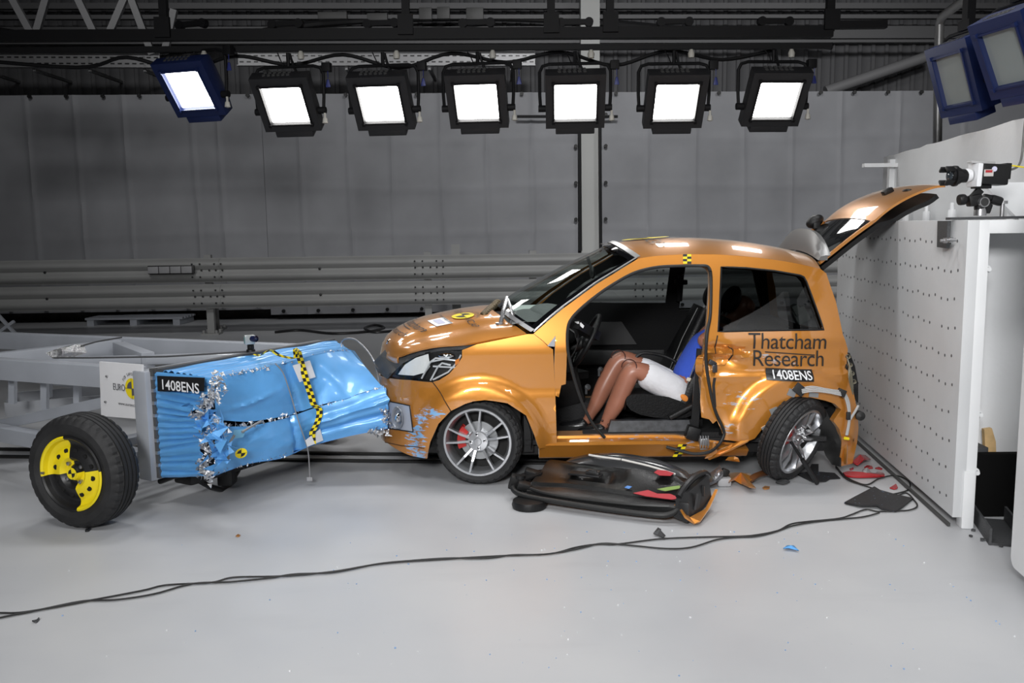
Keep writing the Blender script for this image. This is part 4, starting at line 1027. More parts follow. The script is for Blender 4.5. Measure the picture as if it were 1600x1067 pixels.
ST = bpy.data.objects.new('steering_wheel', None); COL.objects.link(ST); ST.parent = car; ST.empty_display_size = .1; WM[ST.name] = world_of(car)
def ring(c, R, r, M_, n=32, a0=0, a1=2 * PI): return [V(c) + M_ @ V((R * math.cos(a0 + (a1 - a0) * k / n), R * math.sin(a0 + (a1 - a0) * k / n), 0)) for k in range(n)]
m = MB(); m.tube(ring(SW, .185, 0, Rs), .017, 10, closed=True); obj('rim', m, LEATHER, ST)
m = MB(); m.lathe([(0, -.03), (.06, -.02), (.06, .015), (.04, .03), (0, .035)], 20, Matrix.Translation(SW) @ Rs, axis='Z')
for a in (0, PI, PI * 1.5): m.bar(SW + Rs @ V((.05 * math.cos(a), .05 * math.sin(a), 0)), SW + Rs @ V((.18 * math.cos(a), .18 * math.sin(a), 0)), .03, .014)
m.tube([SW - Rs @ V((0, 0, .0)), SW + V((-.16, 0, -.08))], .04, 10); obj('hub', m, BLACKP, ST)
m = MB(); m.sphere(at(921, 508, 5.80), (.05, .02, .055)); m.prism([at(899, 498, 5.74), at(904, 497, 5.74), at(913, 506, 5.72), at(911, 512, 5.72), at(903, 506, 5.74)], V((0, .01, 0))); obj('stalk_label', m, mat('label_white', (.55, .55, .55), .6), car) if False else m.bm.free()
m = MB(); m.prism([at(898, 503, 5.74), at(906, 502, 5.74), at(913, 509, 5.72), at(911, 513, 5.72), at(904, 507, 5.74)], V((0, .012, 0))); obj('paper_tag', m, WHITE, car)
m = MB(); m.bar(at(897, 506, 5.76), at(930, 525, 5.9), .09, .06); m.sphere(at(890, 515, 5.8), (.06, .05, .09)); obj('column_shroud', m, BLACKP, car)
for px, py, Yq, sc_ in ((918, 605, 5.98, 1.0), (938, 577, 6.08, .8)):
    m = MB(); q = at(px, py, Yq); m.lathe([(0, -.012), (.020 * sc_, -.01), (.022 * sc_, .01), (0, .012)], 18, Matrix.Translation(q) @ rotm(rz=.3) @ rotm(rx=-.5)); m.box(q + V((-.01, -.01, -.02)), (.015, .01, .05)); obj('pedal', m, mat('pedal_alloy', (.05, .052, .055), .35, .4), car)
# seats
def seat(yc, rec, name='front_seat', lift=0):
    r = bpy.data.objects.new(name, None); COL.objects.link(r); r.parent = car; r.empty_display_size = .1; WM[r.name] = world_of(car)
    w = .44; m = MB(); rows = []
    P = [(.72, .44), (.70, .50), (.74, .535), (.85, .535), (1.0, .515), (1.12, .49), (1.2, .48), (1.24, .44), (1.2, .37), (.9, .38), (.72, .44)]
    for k in range(9):
        u = -1 + 2 * k / 8; s_ = 1 - .12 * abs(u) ** 6; e = .03 * abs(u) ** 4
        rows.append([V((.98 + (x - .98) * s_, yc + u * w / 2, lift + .45 + (z - .45) * s_ + (e if z > .47 else 0))) for x, z in P])
    m.grid(rows); m._add(rows[0], [tuple(range(10))]); m._add(rows[-1], [tuple(range(9, -1, -1))]); obj('seat_cushion', m, LEATHER, r, sub=1)
    m = MB(); rows = []; a = math.radians(rec); ux = V((math.sin(a), 0, math.cos(a))); nx = V((-math.cos(a), 0, math.sin(a))); b0 = V((1.17, yc, .47 + lift))
    for k in range(12):
        t = k / 11; hw = w / 2 * (1.06 - .34 * t ** 2); th = .075 - .02 * t; R = []
        for q in range(16):
            an = 2 * PI * q / 16; cx_ = math.cos(an); sx = math.sin(an)
            R.append(b0 + ux * (t * .62) + V((0, hw * math.copysign(abs(cx_) ** .6, cx_), 0)) + nx * (th * math.copysign(abs(sx) ** .6, sx) + .04 * abs(cx_) ** 3 * (1 - t) + .02 * t))
        R.append(R[0]); rows.append(R)
    m.grid(rows, flip=False); m._add(rows[-1][:-1], [tuple(range(16))]); m._add(rows[0][:-1], [tuple(range(15, -1, -1))]); obj('seat_back', m, LEATHER, r, sharp=60)
    m = MB(); c = b0 + ux * .74; Rh = rotm(ry=a); m.sphere(c, (.055, .13, .10), Rh); obj('headrest', m, LEATHER, r)
    m = MB()
    for dy in (-.05, .05): m.tube([b0 + ux * .58 + V((0, dy, 0)), b0 + ux * .70 + V((0, dy, 0))], .008, 6)
    obj('headrest_posts', m, STEEL, r)
    for sy in (-.17, .17): m = MB(); m.box((.98, yc + sy, .35 + lift), (.55, .04, .05), None, .008); obj('seat_rail', m, BLACKP, r)
    m = MB(); m.bar((1.02, yc - .235, .40), (1.3, yc - .235, .55), .03, .09, (0, 1, 0), .01); obj('seat_lever', m, BLACKP, r)
    m = MB(); m.tube([b0 + ux * .05 + V((0, -.19, 0)) + nx * .07, b0 + ux * .35 + V((0, -.17, 0)) + nx * .09, b0 + ux * .6 + V((0, -.13, 0)) + nx * .08], .004, 5); obj('seat_seam', m, mat('seam_grey', (.16, .16, .16), .7), r)
    return r
seat(5.99, 24); seat(6.66, 26)
m = MB(); m.hexa([(1.55, 5.75, .40), (1.95, 5.75, .40), (1.95, 6.9, .40), (1.55, 6.9, .40)], [(1.52, 5.75, .56), (1.95, 5.75, .56), (1.95, 6.9, .56), (1.52, 6.9, .56)]); m.hexa([(1.82, 5.78, .5), (1.95, 5.78, .5), (1.95, 6.88, .5), (1.82, 6.88, .5)], [(1.90, 5.78, .95), (2.0, 5.78, .95), (2.0, 6.88, .95), (1.90, 6.88, .95)]); obj('rear_seat', m, SOFTBLK, car)
m = MB(); m.box(at(1250, 492, 6.3), (.10, .08, .12), rotm(ry=-.5), .02); m.box(at(1243, 484, 6.28), (.05, .08, .08), rotm(ry=-.5), .015); obj('white_buckle', m, mat('buckle_white', (.75, .8, .78), .5), car)
# handbrake loop
m = MB(); m.tube([at(990, 562, 6.1), at(1005, 552, 6.1), at(1035, 556, 6.1), at(1056, 566, 6.08), at(1058, 577, 6.08), at(1045, 580, 6.1)], .012, 8, smooth=5); obj('handbrake', m, LEATHER, car)
m = MB(); m.box((.70, 6.98, .62), (1.0, .05, .12), None, .02); m.prism([(.70, 6.97, .90), (.86, 6.97, .90), (.98, 6.97, .72), (.62, 6.97, .72)], V((0, .02, 0))); obj('door_armrest', m, mat('door_card_grey', (.016, .016, .017), .5), car)
m = MB(); m.tube([at(1061, 470, 6.9), at(1063, 440, 6.88), at(1064, 428, 6.86)], .025, 8); m.box(at(1064, 441, 6.86), (.10, .03, .04), None, .01); obj('far_seat_belt', m, SOFTBLK, car)
m = MB(); m.sphere(wspt(nW - 5, 0, -.05) + V((.06, 0, -.05)), (.02, .11, .045)); m.bar(wspt(nW - 4, 0, -.01), wspt(nW - 5, 0, -.05) + V((.06, 0, -.05)), .03, .02); obj('rear_view_mirror', m, BLACKP, car)
# cowl, washer tank and wiper in front of the windscreen
m = MB(); m.grid([[bon(nH - 1, u) + V((dx, 0, dz)) for u in uu[1:-1]] for dx, dz in ((-.05, -.05), (.10, -.055))]); obj('cowl_panel', m, BLACKP, car)
m = MB(); a, b = at(781, 511, 5.80), at(792, 465, 5.98); m.tube([a, a.lerp(b, .5) + V((0, -.01, .01)), b], .015, 8, smooth=4); m.tube([b, at(801, 492, 5.84), at(797, 508, 5.80)], .010, 6, smooth=3); m.lathe([(0, -.02), (.03, -.02), (.03, .03), (0, .03)], 12, Matrix.Translation(a), axis='Z'); obj('wiper', m, mat('wiper_metal', (.45, .45, .46), .25, .8), car)
m = MB(); m.prism([at(760, 497, 5.92), at(769, 506, 5.86), at(775, 500, 5.86), at(766, 490, 5.92)], V((0, .02, -.015))); obj('cowl_label', m, WHITE, car)
m = MB()
for k in range(9): q = at(757 + k * 2.5, 491 - k * 2.3, 6.0 + k * .05); m.sphere(q, (.03, .035, .025))
obj('engine_bay_fittings', m, mat('brass_fittings', (.12, .09, .05), .4, .6), car)
# ------------------------------------------------------------------ raised boot lid
LN = [(1281, 414), (1300, 399), (1325, 379), (1346, 363), (1366, 348.5), (1378, 338), (1392, 327), (1412, 314.5), (1436, 303), (1460, 294.5), (1477, 292.5)]
nearL = spline([at(px, py, 5.86 + .0 * i) for i, (px, py) in enumerate(LN)], 4); nL = len(nearL)
def lidpt(i, u, off=0):
    p = nearL[i]; t = i / (nL - 1); tn = (nearL[min(i + 1, nL - 1)] - nearL[max(i - 1, 0)]).normalized(); nn = V((-tn.z, 0, tn.x)); w = 1 - abs(u) ** 2.2
    return V((p.x, YC + (YC - p.y) * u, p.z)) + nn * (w * (.018 + .014 * math.sin(PI * t)) + off) + V((.03 * w * t, 0, 0))
BL = bpy.data.objects.new('boot_lid', None); COL.objects.link(BL); BL.parent = car; BL.empty_display_size = .1; WM[BL.name] = world_of(car)
iG = int(nL * .40); ul = [-1 + 2 * k / 28 for k in range(29)]
m = MB(); m.grid([[lidpt(i, u) for u in ul] for i in range(iG, nL)]); obj('lid_panel', m, PAINT, BL, solid=.015)
for sgn in (-1, 1):
    m = MB(); m.grid([[lidpt(i, sgn * (.985 + .035 * k) if sgn > 0 else sgn * (1.02 - .035 * k), .004) for k in (0, 1)] for i in range(iG + 1)])
    obj('glass_edge', m, PAINT, BL, solid=.02)
m = MB(); m.grid([[lidpt(i, u * .98, .004) for u in ul] for i in range(0, iG + 1)]); obj('rear_glass', m, mat('dark_rear_glass', (.012, .013, .014), .03, 0, 1), BL, solid=.006)
m = MB(); m.grid([[lidpt(i, u * .93, -.025 - .045 * sst(iG, iG + 8, i) * (1 - sst(nL - 8, nL - 1, i))) for u in ul] for i in range(0, nL - 3)], flip=True); obj('inner_trim', m, BLACKP, BL, solid=.03)
m = MB(); q = lidpt(iG - 3, .92, .03); m.sphere(q + V((-.0, .03, .03)), (.07, .05, .045), rotm(ry=-.5)); m.box(q, (.05, .05, .05), None, .01); obj('wiper_motor', m, BLACKP, BL)
m = MB(); m.box(lidpt(iG + 14, -.2, .03), (.07, .06, .035), rotm(ry=-.5), .01); obj('lid_latch', m, BLACKP, BL); m = MB(); q = lidpt(nL - 9, -.6, .012); m.sphere(q, (.03, .05, .012)); obj('badge_recess', m, BLACKP, BL)
m = MB(); c = [lidpt(int(iG * .60), -.35, .008), lidpt(int(iG * .78), -.5, .008), lidpt(int(iG * .70), -.8, .008), lidpt(int(iG * .42), -.72, .008)]; m._add(c, [(3, 2, 1, 0)]); obj('glass_sticker', m, mat('sticker_teal', (.10, .16, .15), .4), BL)
m = MB()   # hinge spoiler flipped upright
rows = []
for k in range(25):
    u = -1 + 2 * k / 24; x = 2.02 + .0 * abs(u); y = YC + u * .50; h = .115 * (1 - abs(u) ** 3.5) + .012; zb = 1.43 + .055 * (1 - u * u)
    rows.append([V((x - .03, y, zb - .02)), V((x - .015, y, zb + h * .5)), V((x + .02, y, zb + h)), V((x + .05, y, zb + h * .96)), V((x + .03, y, zb + h * .4)), V((x + .03, y, zb - .02))])
m.grid(rows, flip=True); m._add(rows[0], [tuple(range(6))]); m._add(rows[-1], [tuple(range(5, -1, -1))]); obj('spoiler', m, mat('spoiler_silver', (.17, .17, .17), .35, .3), car)
m = MB(); q = at(1224, 400, 6.3); m.box(q, (.06, .03, .02)); obj('roof_lamp', m, WHITE, car)
m = MB(); m.box(at(1234, 402, 6.25), (.05, .05, .02), None, .006); obj('green_bung', m, mat('bung_green', (.02, .30, .08), .5), car)
# rear end: panel, crushed tail lamp well, bumper return
m = MB(); rows = []
for z in (.30, .5, .7, .9):
    rows.append([V((2.12 + .05 * (1 - u * u), YC + .62 * u, z)) for u in [-1 + 2 * k / 16 for k in range(17)]])
m.grid(rows); obj('rear_panel', m, PAINT, car, solid=.02)
m = free([(1319, 548, 5.66), (1328, 552, 5.66), (1336, 572, 5.70), (1341, 600, 5.72), (1341, 630, 5.72), (1334, 622, 5.68), (1329, 600, 5.64), (1322, 575, 5.62)]); obj('lamp_well', m, BLACKP, car, solid=.05)
m = MB()
for k in range(5): m.tube([at(1323 + k, 556 + 3 * k, 5.60), at(1328 + 2 * math.sin(k), 575 + 4 * k, 5.58), at(1333, 600 + 4 * k, 5.6)], .004, 5, smooth=4)
for k in range(4): m.lathe([(.011, -.008), (.014, -.01), (.014, .01), (.011, .012)], 12, Matrix.Translation(at(1325 + k * 3, 557 + k * 13, 5.595)))
obj('lamp_wiring', m, mat('wire_mix', (.16, .15, .11), .5, .3), car)
m = MB()
rows = []
for k in range(9):
    a = PI / 2 * k / 8; rows.append([V((2.14 + .06 * math.sin(a), 5.65 + .65 * (1 - math.cos(a)) , z)) for z in (.10, .25, .42)])
m.grid(rows, flip=False); obj('rear_bumper', m, PAINT, car, solid=.015)
m = free([(1314, 690, 5.62), (1307, 668, 5.62), (1298, 656, 5.63), (1290, 640, 5.66), (1276, 640, 5.70), (1282, 690, 5.72), (1290, 712, 5.74), (1300, 726, 5.72), (1312, 729, 5.62)]); obj('arch_lining', m, mat('liner_black'), car, solid=.01)
# taped sensor wires on the rear quarter
m = MB()
def onside(pts, off): return [SP(*SZ(*p), off) for p in pts]
for k in range(4): m.tube(onside([(1245, 603 + k * 2), (1262, 600 + k * 2.2), (1285, 604 + k * 1.6), (1305, 607 + k * 2)], .05 + .006 * k), .0045, 5, smooth=5)
for k in range(3): m.tube(onside([(1312 + k * 2, 612), (1317 + k * 2, 625), (1320 + k, 645), (1319 + k, 660), (1316 + k, 676)], .03), .006, 5, smooth=5)
m.tube([SP(*SZ(1322, 652), .03), SP(*SZ(1330, 640), .04), SP(*SZ(1337, 632), .04)], .008, 6)
obj('sensor_wires', m, mat('wire_grey', (.40, .40, .40), .5), car)
TAPE = mat('tape_black', (.012, .012, .012), .55)
for px, py, o_, sz, ry in ((1243, 605, .045, (.075, .02, .06), .7), (1308, 610, .045, (.05, .03, .045), .4), (1319, 646, .035, (.025, .02, .05), 0)): m = MB(); m.box(SP(*SZ(px, py), o_), sz, rotm(ry=ry), .004); obj('black_tape', m, TAPE, car)
m = MB(); m.lathe([(0, -.03), (.03, -.02), (.03, .02), (0, .03)], 14, Matrix.Translation(SP(*SZ(1341, 648), .02))); obj('rubber_plug', m, TAPE, car)
m = MB(); m.tube(onside([(1314, 681), (1320, 682)], .03), .010, 8); obj('yellow_tag', m, YELLOW, car)
m = MB()
for (px, py, w, h, a) in ((1234, 612, .05, .045, .4), (1207, 641, .05, .05, -.4), (1268, 615, .06, .03, .1), (1195, 668, .05, .05, -.6)): m.box(SP(*SZ(px, py), .004), (w, .006, h), rotm(ry=a))
obj('silver_tape', m, mat('duct_tape', (.30, .31, .32), .4, .4), car)
m = free([(1191, 664, 5.60), (1203, 651, 5.60), (1207, 652, 5.62), (1196, 668, 5.62)]); obj('white_liner', m, WHITE, car, solid=.01)
# ------------------------------------------------------------------ wheels
def tyre_prof(R, w, rim): 
    h = w / 2
    return [(rim - .012, -h * .72), (rim + .004, -h * .86), (rim + (R - rim) * .35, -h), (rim + (R - rim) * .65, -h * .98), (R - .022, -h * .86), (R - .008, -h * .72), (R, -h * .5)]
def tyre(M_, R, w, rim, parent, n=144):
    m = MB(); p = tyre_prof(R, w, rim); h = w / 2
    tread = []
    for g in (-.42, -.14, .14, .42): tread += [(R + .001, (g - .045) * h), (R - .009, (g - .035) * h), (R - .009, (g + .035) * h), (R + .001, (g + .045) * h)]
    prof = p + tread + [(r, -a) for r, a in reversed(p)]
    rows = []
    for r, a in prof:
        R_ = []
        for k in range(n + 1):
            sh = k % n; q = 1 if a > 0 else 2
            cut = .007 if r > R - .026 and abs(a) > .47 * h and (sh + q) % 4 == 0 else 0      # sipes across the shoulder blocks
            t = 2 * PI * sh / n; R_.append(M_ @ V(((r - cut) * math.cos(t), a, (r - cut) * math.sin(t))))
        rows.append(R_)
    m.grid(rows); bmesh.ops.remove_doubles(m.bm, verts=m.bm.verts, dist=1e-5)
    return obj('tyre', m, RUBBER, parent, sharp=22)
def alloy(M_, Rr, parent, depth=.06, bolts=4):
    r = MB()
    r.lathe([(Rr - .004, .05), (Rr - .002, -.050), (Rr + .002, -.064), (Rr - .001, -.070), (Rr - .014, -.070), (Rr - .020, -.058), (Rr - .030, -.036), (Rr - .034, .05)], 64, M_)
    o = obj('rim', r, ALLOY, parent, sharp=28); WM[o.name] = world_of(parent)
    s = MB()
    for k in range(5):
        for sg in (-1, 1):
            a0 = 2 * PI * k / 5 + PI / 2 + .13 + sg * .19; a1 = 2 * PI * k / 5 + PI / 2 + .13 + sg * .235
            A = V((.055 * math.cos(a0), -.038, .055 * math.sin(a0))); B = V(((Rr - .014) * math.cos(a1), -.060, (Rr - .014) * math.sin(a1))); Cc = A.lerp(B, .5) + V((0, -.012, 0))
            for P, Q, wd in ((A, Cc, .020), (Cc, B, .016)):
                d = (Q - P).normalized(); sd_ = d.cross(V((0, 1, 0))).normalized()
                pts = []
                for E_, ww in ((P, wd), (Q, wd * .9)): pts.append([E_ + sd_ * (-ww / 2) + V((0, .03, 0)), E_ + sd_ * (-ww / 2 * .8) + V((0, -.004, 0)), E_ + sd_ * (ww / 2 * .8) + V((0, -.004, 0)), E_ + sd_ * (ww / 2) + V((0, .03, 0))])
                s.grid([[M_ @ q for q in pts[0]], [M_ @ q for q in pts[1]]])
    obj('spokes', s, ALLOY, o, sharp=30)
    h = MB(); h.lathe([(0, -.055), (.022, -.054), (.025, -.048), (.062, -.044), (.070, -.035), (.070, .0), (0, .0)], 32, M_); obj('hub', h, ALLOY, o, sharp=30)
    b = MB()
    for k in range(bolts): a = PI / 2 * k + .12; b.lathe([(0, -.062), (.010, -.060), (.012, -.045)], 12, M_ @ Matrix.Translation((.045 * math.cos(a), 0, .045 * math.sin(a))))
    obj('wheel_bolts', b, CHROME, o)
    return o
def aim(n, roll=0.0):
    n = V(n).normalized(); q = V((0, -1, 0)).rotation_difference(n); return q.to_matrix().to_4x4() @ Matrix.Rotation(roll, 4, 'Y')
def car_wheel(c, n, roll, brake=True):
    w = bpy.data.objects.new('wheel', None); COL.objects.link(w); w.parent = car; w.empty_display_size = .1; WM[w.name] = world_of(car)
    M_ = Matrix.Translation(V(c)) @ aim(n, roll)
    tyre(M_, .284, .155, .224, w); alloy(M_, .222, w)
    if brake:
        d = MB(); d.lathe([(.03, -.005), (.125, -.005), (.125, .012), (.03, .012)], 40, M_); obj('brake_disc', d, mat('disc_grey', (.35, .36, .37), .4, .5), w)
        k = MB(); rows = []
        for j in range(9):
            a = PI - .75 + 1.15 * j / 8; rows.append([M_ @ V((r_ * math.cos(a), yy, r_ * math.sin(a))) for r_, yy in ((.085, -.03), (.14, -.03), (.15, .02), (.085, .02))])
        k.grid(rows); obj('brake_caliper', k, mat('caliper_red', (.45, .015, .012), .4), w)
        e = MB(); e.lathe([(.20, .055), (0, .06)], 40, M_); obj('backing_plate', e, mat('liner_black'), w)
    return w
nF = V((-.16, -1, 0)).normalized()
fcen = at(744.5, 694.5, 5.60)
car_wheel((fcen.x + .016, 5.672, .283), nF, .0)
car_wheel((-.2, 6.99, .272), (0, 1, 0), 0, False)
nR_ = V((.64, -.71, -.29)).normalized(); rc = at(1238, 684, 5.60)
car_wheel((rc.x, 5.60, .293), nR_, .4)
car_wheel((1.80, 6.96, .272), (0, 1, 0), 0, False)
m = MB(); q = at(1258, 675, 5.50)
for k in range(12): m.box(q + V((random.uniform(-.04, .04), random.uniform(-.03, .0), random.uniform(-.03, .04))), (.03, .008, .006), rotm(random.uniform(0, 3), random.uniform(0, 3), 0))
obj('crumpled_foil', m, [SHEET], car)
# ------------------------------------------------------------------ lettering and marks on the car
def side_text(s_, px, py, size, name, m, spacing=1, xs=1.0, off=.005, step=None):
    b = SZ(px, py); t = MB(); text_bm(s_, size, lambda x, y: SP(b.x + x, b.y + y - .02 * x, off), t, spacing=spacing, xs=xs, fine=.02)
    return obj(name, t, m, car, sharp=80)
side_text('Thatcham', 1169, 545, .147, 'lettering', INK, .95, .90)
side_text('Research', 1175, 572, .147, 'lettering', INK, .95, .90)
m = MB(); a, b = SZ(1196, 551), SZ(1274, 556)
m.grid([[SP(a.x + (b.x - a.x) * k / 20, a.y + (b.y - a.y) * k / 20 + dz, .004) for k in range(21)] for dz in (0, .007)]); obj('lettering_rule', m, INK, car)
m = MB(); a, b = SZ(1196, 592.5), SZ(1268, 594.5); hh = .072
m.grid([[SP(a.x + (b.x - a.x) * k / 20, a.y + (b.y - a.y) * k / 20 + hh * j / 8, .012) for k in range(21)] for j in range(9)]); PLT = obj('number_sticker', m, BLACK, car); WM[PLT.name] = world_of(car)
t = MB(); text_bm('1408ENS', .073, lambda x, y: SP(a.x + .028 + x, a.y + .011 + y + (b.y - a.y) * (x / (b.x - a.x)), .019), t, xs=.93, fine=.012, bold=.012); obj('number', t, WHITE, PLT)
# bonnet lettering lies across the car, read from the nose
def bonpt(i0, u0, x, y, off=.003):
    # x runs towards the near side, y towards the windscreen
    return bon(float(min(max(i0 + y / .036, 0), nH - 1.01)), max(-.98, min(.98, u0 - x / .75)), off)
def bon_text(s_, i0, u0, size, name, m=INK, xs=1): t = MB(); text_bm(s_, size, lambda x, y: bonpt(i0, u0, x, y, .006), t, xs=xs, fine=.02); return obj(name, t, m, car, sharp=80)
bon_text('Research', 10.4, .02, .125, 'bonnet_lettering'); bon_text('Thatcham', 15.0, .02, .125, 'bonnet_lettering')
m = MB(); m.grid([[bonpt(14.0, -.08 - k * .03, 0, dy, .006) for k in range(14)] for dy in (0, .009)]); obj('bonnet_rule', m, INK, car)
m = MB(); m.grid([[bonpt(19.0, -.36 - k * .06, 0, dy, .004) for k in range(5)] for dy in (0, .12)], flip=True); obj('bonnet_label', m, WHITE, car, solid=.002)
m = MB(); m.grid([[bonpt(19.8, -.41 - k * .05, 0, dy, .008) for k in range(4)] for dy in (0, .05)], flip=True); obj('bonnet_label_print', m, mat('print_lilac', (.55, .56, .70), .6), car)
def clip_text(mb, P, N): bmesh.ops.bisect_plane(mb.bm, geom=mb.bm.verts[:] + mb.bm.edges[:] + mb.bm.faces[:], plane_co=P, plane_no=N, clear_outer=True)
def target_disc(fn, R, mb, n=32, two=True):
    """yellow disc, two opposite dark quarters; fn maps local x,y to the surface"""
    for rr, mi, rng in ((R, 0, None),):
        mb.mi = 0; c = fn(0, 0, 0); mb._add([c] + [fn(R * math.cos(2 * PI * k / n), R * math.sin(2 * PI * k / n), 0) for k in range(n)], [(0, 1 + k, 1 + (k + 1) % n) for k in range(n)])
    mb.mi = 1
    for q in (1, 3):
        A = [fn(.68 * R * math.cos(PI / 2 * q + PI / 2 * k / 8), .68 * R * math.sin(PI / 2 * q + PI / 2 * k / 8), 1) for k in range(9)]
        mb._add([fn(0, 0, 1)] + A, [(0, 1 + k, 2 + k) for k in range(8)])
    for (dx, dy) in ((1, 0), (0, 1)):
        w = .022 * R; mb._add([fn(-R * dx - w * dy, -R * dy - w * dx, 1.4), fn(R * dx - w * dy, R * dy - w * dx, 1.4), fn(R * dx + w * dy, R * dy + w * dx, 1.4), fn(-R * dx + w * dy, -R * dy + w * dx, 1.4)], [(0, 1, 2, 3)])
def arc_text(s_, size, R, fn, mb, mi=1, a0=2.55, a1=.6):
    n = len(s_)
    for k, ch in enumerate(s_):
        if ch == ' ': continue
        a = a0 + (a1 - a0) * k / (n - 1)
        text_bm(ch, size, lambda x, y, a=a: fn(R * math.cos(a) + (x - size * .3) * math.sin(a) + y * math.cos(a), R * math.sin(a) - (x - size * .3) * math.cos(a) + y * math.sin(a), 1), mb, mi=mi)
def logo(fn, R, mb, ink=1):
    target_disc(fn, R, mb)
    text_bm('EURO', .95 * R, lambda x, y: fn(x - R * 2.85, y - .33 * R, 1), mb, mi=ink, xs=.74); text_bm('NCAP', .95 * R, lambda x, y: fn(x + R * 1.12, y - .33 * R, 1), mb, mi=ink, xs=.74)
    text_bm('www.euroncap.com', .46 * R, lambda x, y: fn(x - R * 2.2, y - 1.75 * R, 1), mb, mi=ink)
    arc_text('FOR SAFER CARS', .40 * R, 1.28 * R, fn, mb, ink)
t = MB(); logo(lambda x, y, l: bonpt(25.6, -.44, x, y, .007 + .0015 * l), .078, t); obj('bonnet_emblem', t, [YELLOW, INK], car, sharp=80)
t = MB(); logo(lambda x, y, l: roofpt(1.0 + y, max(-.97, min(.97, -x / .62)), .010 + .0015 * l), .14, t); obj('roof_emblem', t, [YELLOW, INK], car, sharp=80)
m = MB(); q = bon(6.5, -.45, .004); 
for k in range(3): m.tube(ring(q, .022 + .0 * k, 0, rotm(ry=-.9) @ Matrix.Translation((0, 0, 0))), .004, 6, closed=True)
m.sphere(q, (.012, .016, .012)); obj('nose_badge', m, CHROME, car)
def checker(fn, nx, ny, mb):
    for i in range(nx):
        for j in range(ny):
            mb.mi = (i + j) % 2; mb._add([fn(i / nx, j / ny), fn((i + 1) / nx, j / ny), fn((i + 1) / nx, (j + 1) / ny), fn(i / nx, (j + 1) / ny)], [(0, 1, 2, 3)])
m = MB(); checker(lambda a, b: SP(*(SZ(1067, 412).lerp(SZ(1080, 412), a) + (SZ(1067, 397) - SZ(1067, 412)) * b), .004), 2, 4, m); obj('checker_sticker', m, [YELLOW, BLACK], car)
m = MB()
def sillpt(a, b):
    z = .175 + .09 * b; x = at(1052 + 8 * b, 720, Y0).x + a * .055; return V((x, Y0 - .002 + .03 * (1 - b), z))
checker(sillpt, 2, 5, m); obj('checker_sticker', m, [YELLOW, BLACK], car)
# ------------------------------------------------------------------ crash trolley with its deformable barrier
TO = V((-2.099, 5.208, 0)); TE2 = V((.86, -.51, 0)).normalized(); TE1 = V((-TE2.y, TE2.x, 0)); TRZ = math.atan2(TE2.y, TE2.x)
def tw(a, b, z): return TO + TE2 * a + TE1 * b + V((0, 0, z))
def tlx(px, py, a): return pl(px, py, tw(a, 0, 0), TE2)
def tly(px, py, b): return pl(px, py, tw(0, b, 0), TE1)
trolley = thing('crash_trolley', 'grey steel crash trolley carrying a crumpled blue barrier against the car nose', 'trolley', TO, TRZ)
def part(name, mb, m, par=None, **k):
    o = obj(name, mb, m, par or trolley, **k); WM[o.name] = world_of(trolley); return o
RT = Matrix.Rotation(TRZ, 4, 'Z')
m = MB(); m.box(tw(-.078, .735, .505), (.115, 1.59, .66), RT, .012); part('front_plate', m, GREYP)
m = MB(); m.box(tw(-.012, .765, .835), (.05, 1.56, .022), RT); m.box(tw(-.012, -.005, .52), (.03, .035, .66), RT); part('mounting_flange', m, mat('dark_flange', (.10, .10, .10), .45, .4))
m = MB(); m.box((0, 0, 0), (.022, .03, .02)); spread('flange_bolt', m, STEEL, trolley, [Matrix.Translation(tw(-.004, -.012, .27 + k * .075)) @ RT for k in range(8)])
def beam(a, b, w, h, name='frame_beam', **k): m = MB(); m.bar(a, b, w, h, bev=.006); return part(name, m, GREYP, **k)
beam(gr(-60, 573, .76) + TE1 * .03, gr(214, 592, .76) + TE1 * .03, .10, .135)                       # near top rail
beam(gr(-60, 529, .76), gr(470, 552, .76), .10, .13)                       # far top rail
beam(gr(-30, 568, .745), gr(187, 543, .76), .10, .125)                       # diagonal between them
beam(gr(186, 545, .76), gr(232, 563, .76), .09, .11)                       # short diagonal
beam(gr(95, 566, .76), gr(420, 556, .76), .09, .06)                       # middle rail
beam(tw(-1.9, -.02, .29), tw(-.15, -.02, .29), .10, .10)
beam(tw(-4.2, 1.5, .29), tw(-.15, 1.5, .29), .10, .10)
beam(tly(-40, 672, .06), tly(190, 623, .06), .06, .07, 'brace')
beam(tw(-.55, -.02, .29), tw(-.55, 1.5, .29), .1, .1, 'cross_member'); beam(tw(-.20, -.02, .30), tw(-.20, -.02, .76), .08, .08, 'upright')
m = MB(); c = gr(85, 640, .36)
TX = -TE2
tray0 = gr(10, 640, .40); tray1 = gr(160, 628, .40); dT = (tray1 - tray0); dT.z = 0; dT.normalize(); nT = V((-dT.y, dT.x, 0))
for off in (0, .45): m.bar(tray0 + nT * off, tray1 + nT * off, .02, .10)
for p in (tray0, tray0.lerp(tray1, .4), tray1): m.bar(p, p + nT * .45, .02, .10)
m.box((tray0 + tray1) / 2 + nT * .22 + V((0, 0, -.045)), ((tray1 - tray0).length, .45, .012), Matrix.Rotation(math.atan2(dT.y, dT.x), 4, 'Z')); part('ballast_tray', m, mat('tray_steel', (.27, .28, .30), .5, .2))
for (px, y0, y1, Yq) in ((20, 592, 628, 6.0), (70, 596, 640, 5.9), (76, 594, 618, 6.5), (121, 597, 628, 6.1)):
    m = MB(); m.bar(at(px, y1 + 2, Yq), at(px, y0, Yq), .04, .04, (0, 1, 0)); part('post', m, GREYP)
m = MB(); P = [at(74, 553, 6.12), at(90, 545, 6.14), at(110, 542, 6.18), at(128, 539, 6.22), at(135, 552, 6.22), at(110, 558, 6.16), at(84, 560, 6.12)]
vs = []
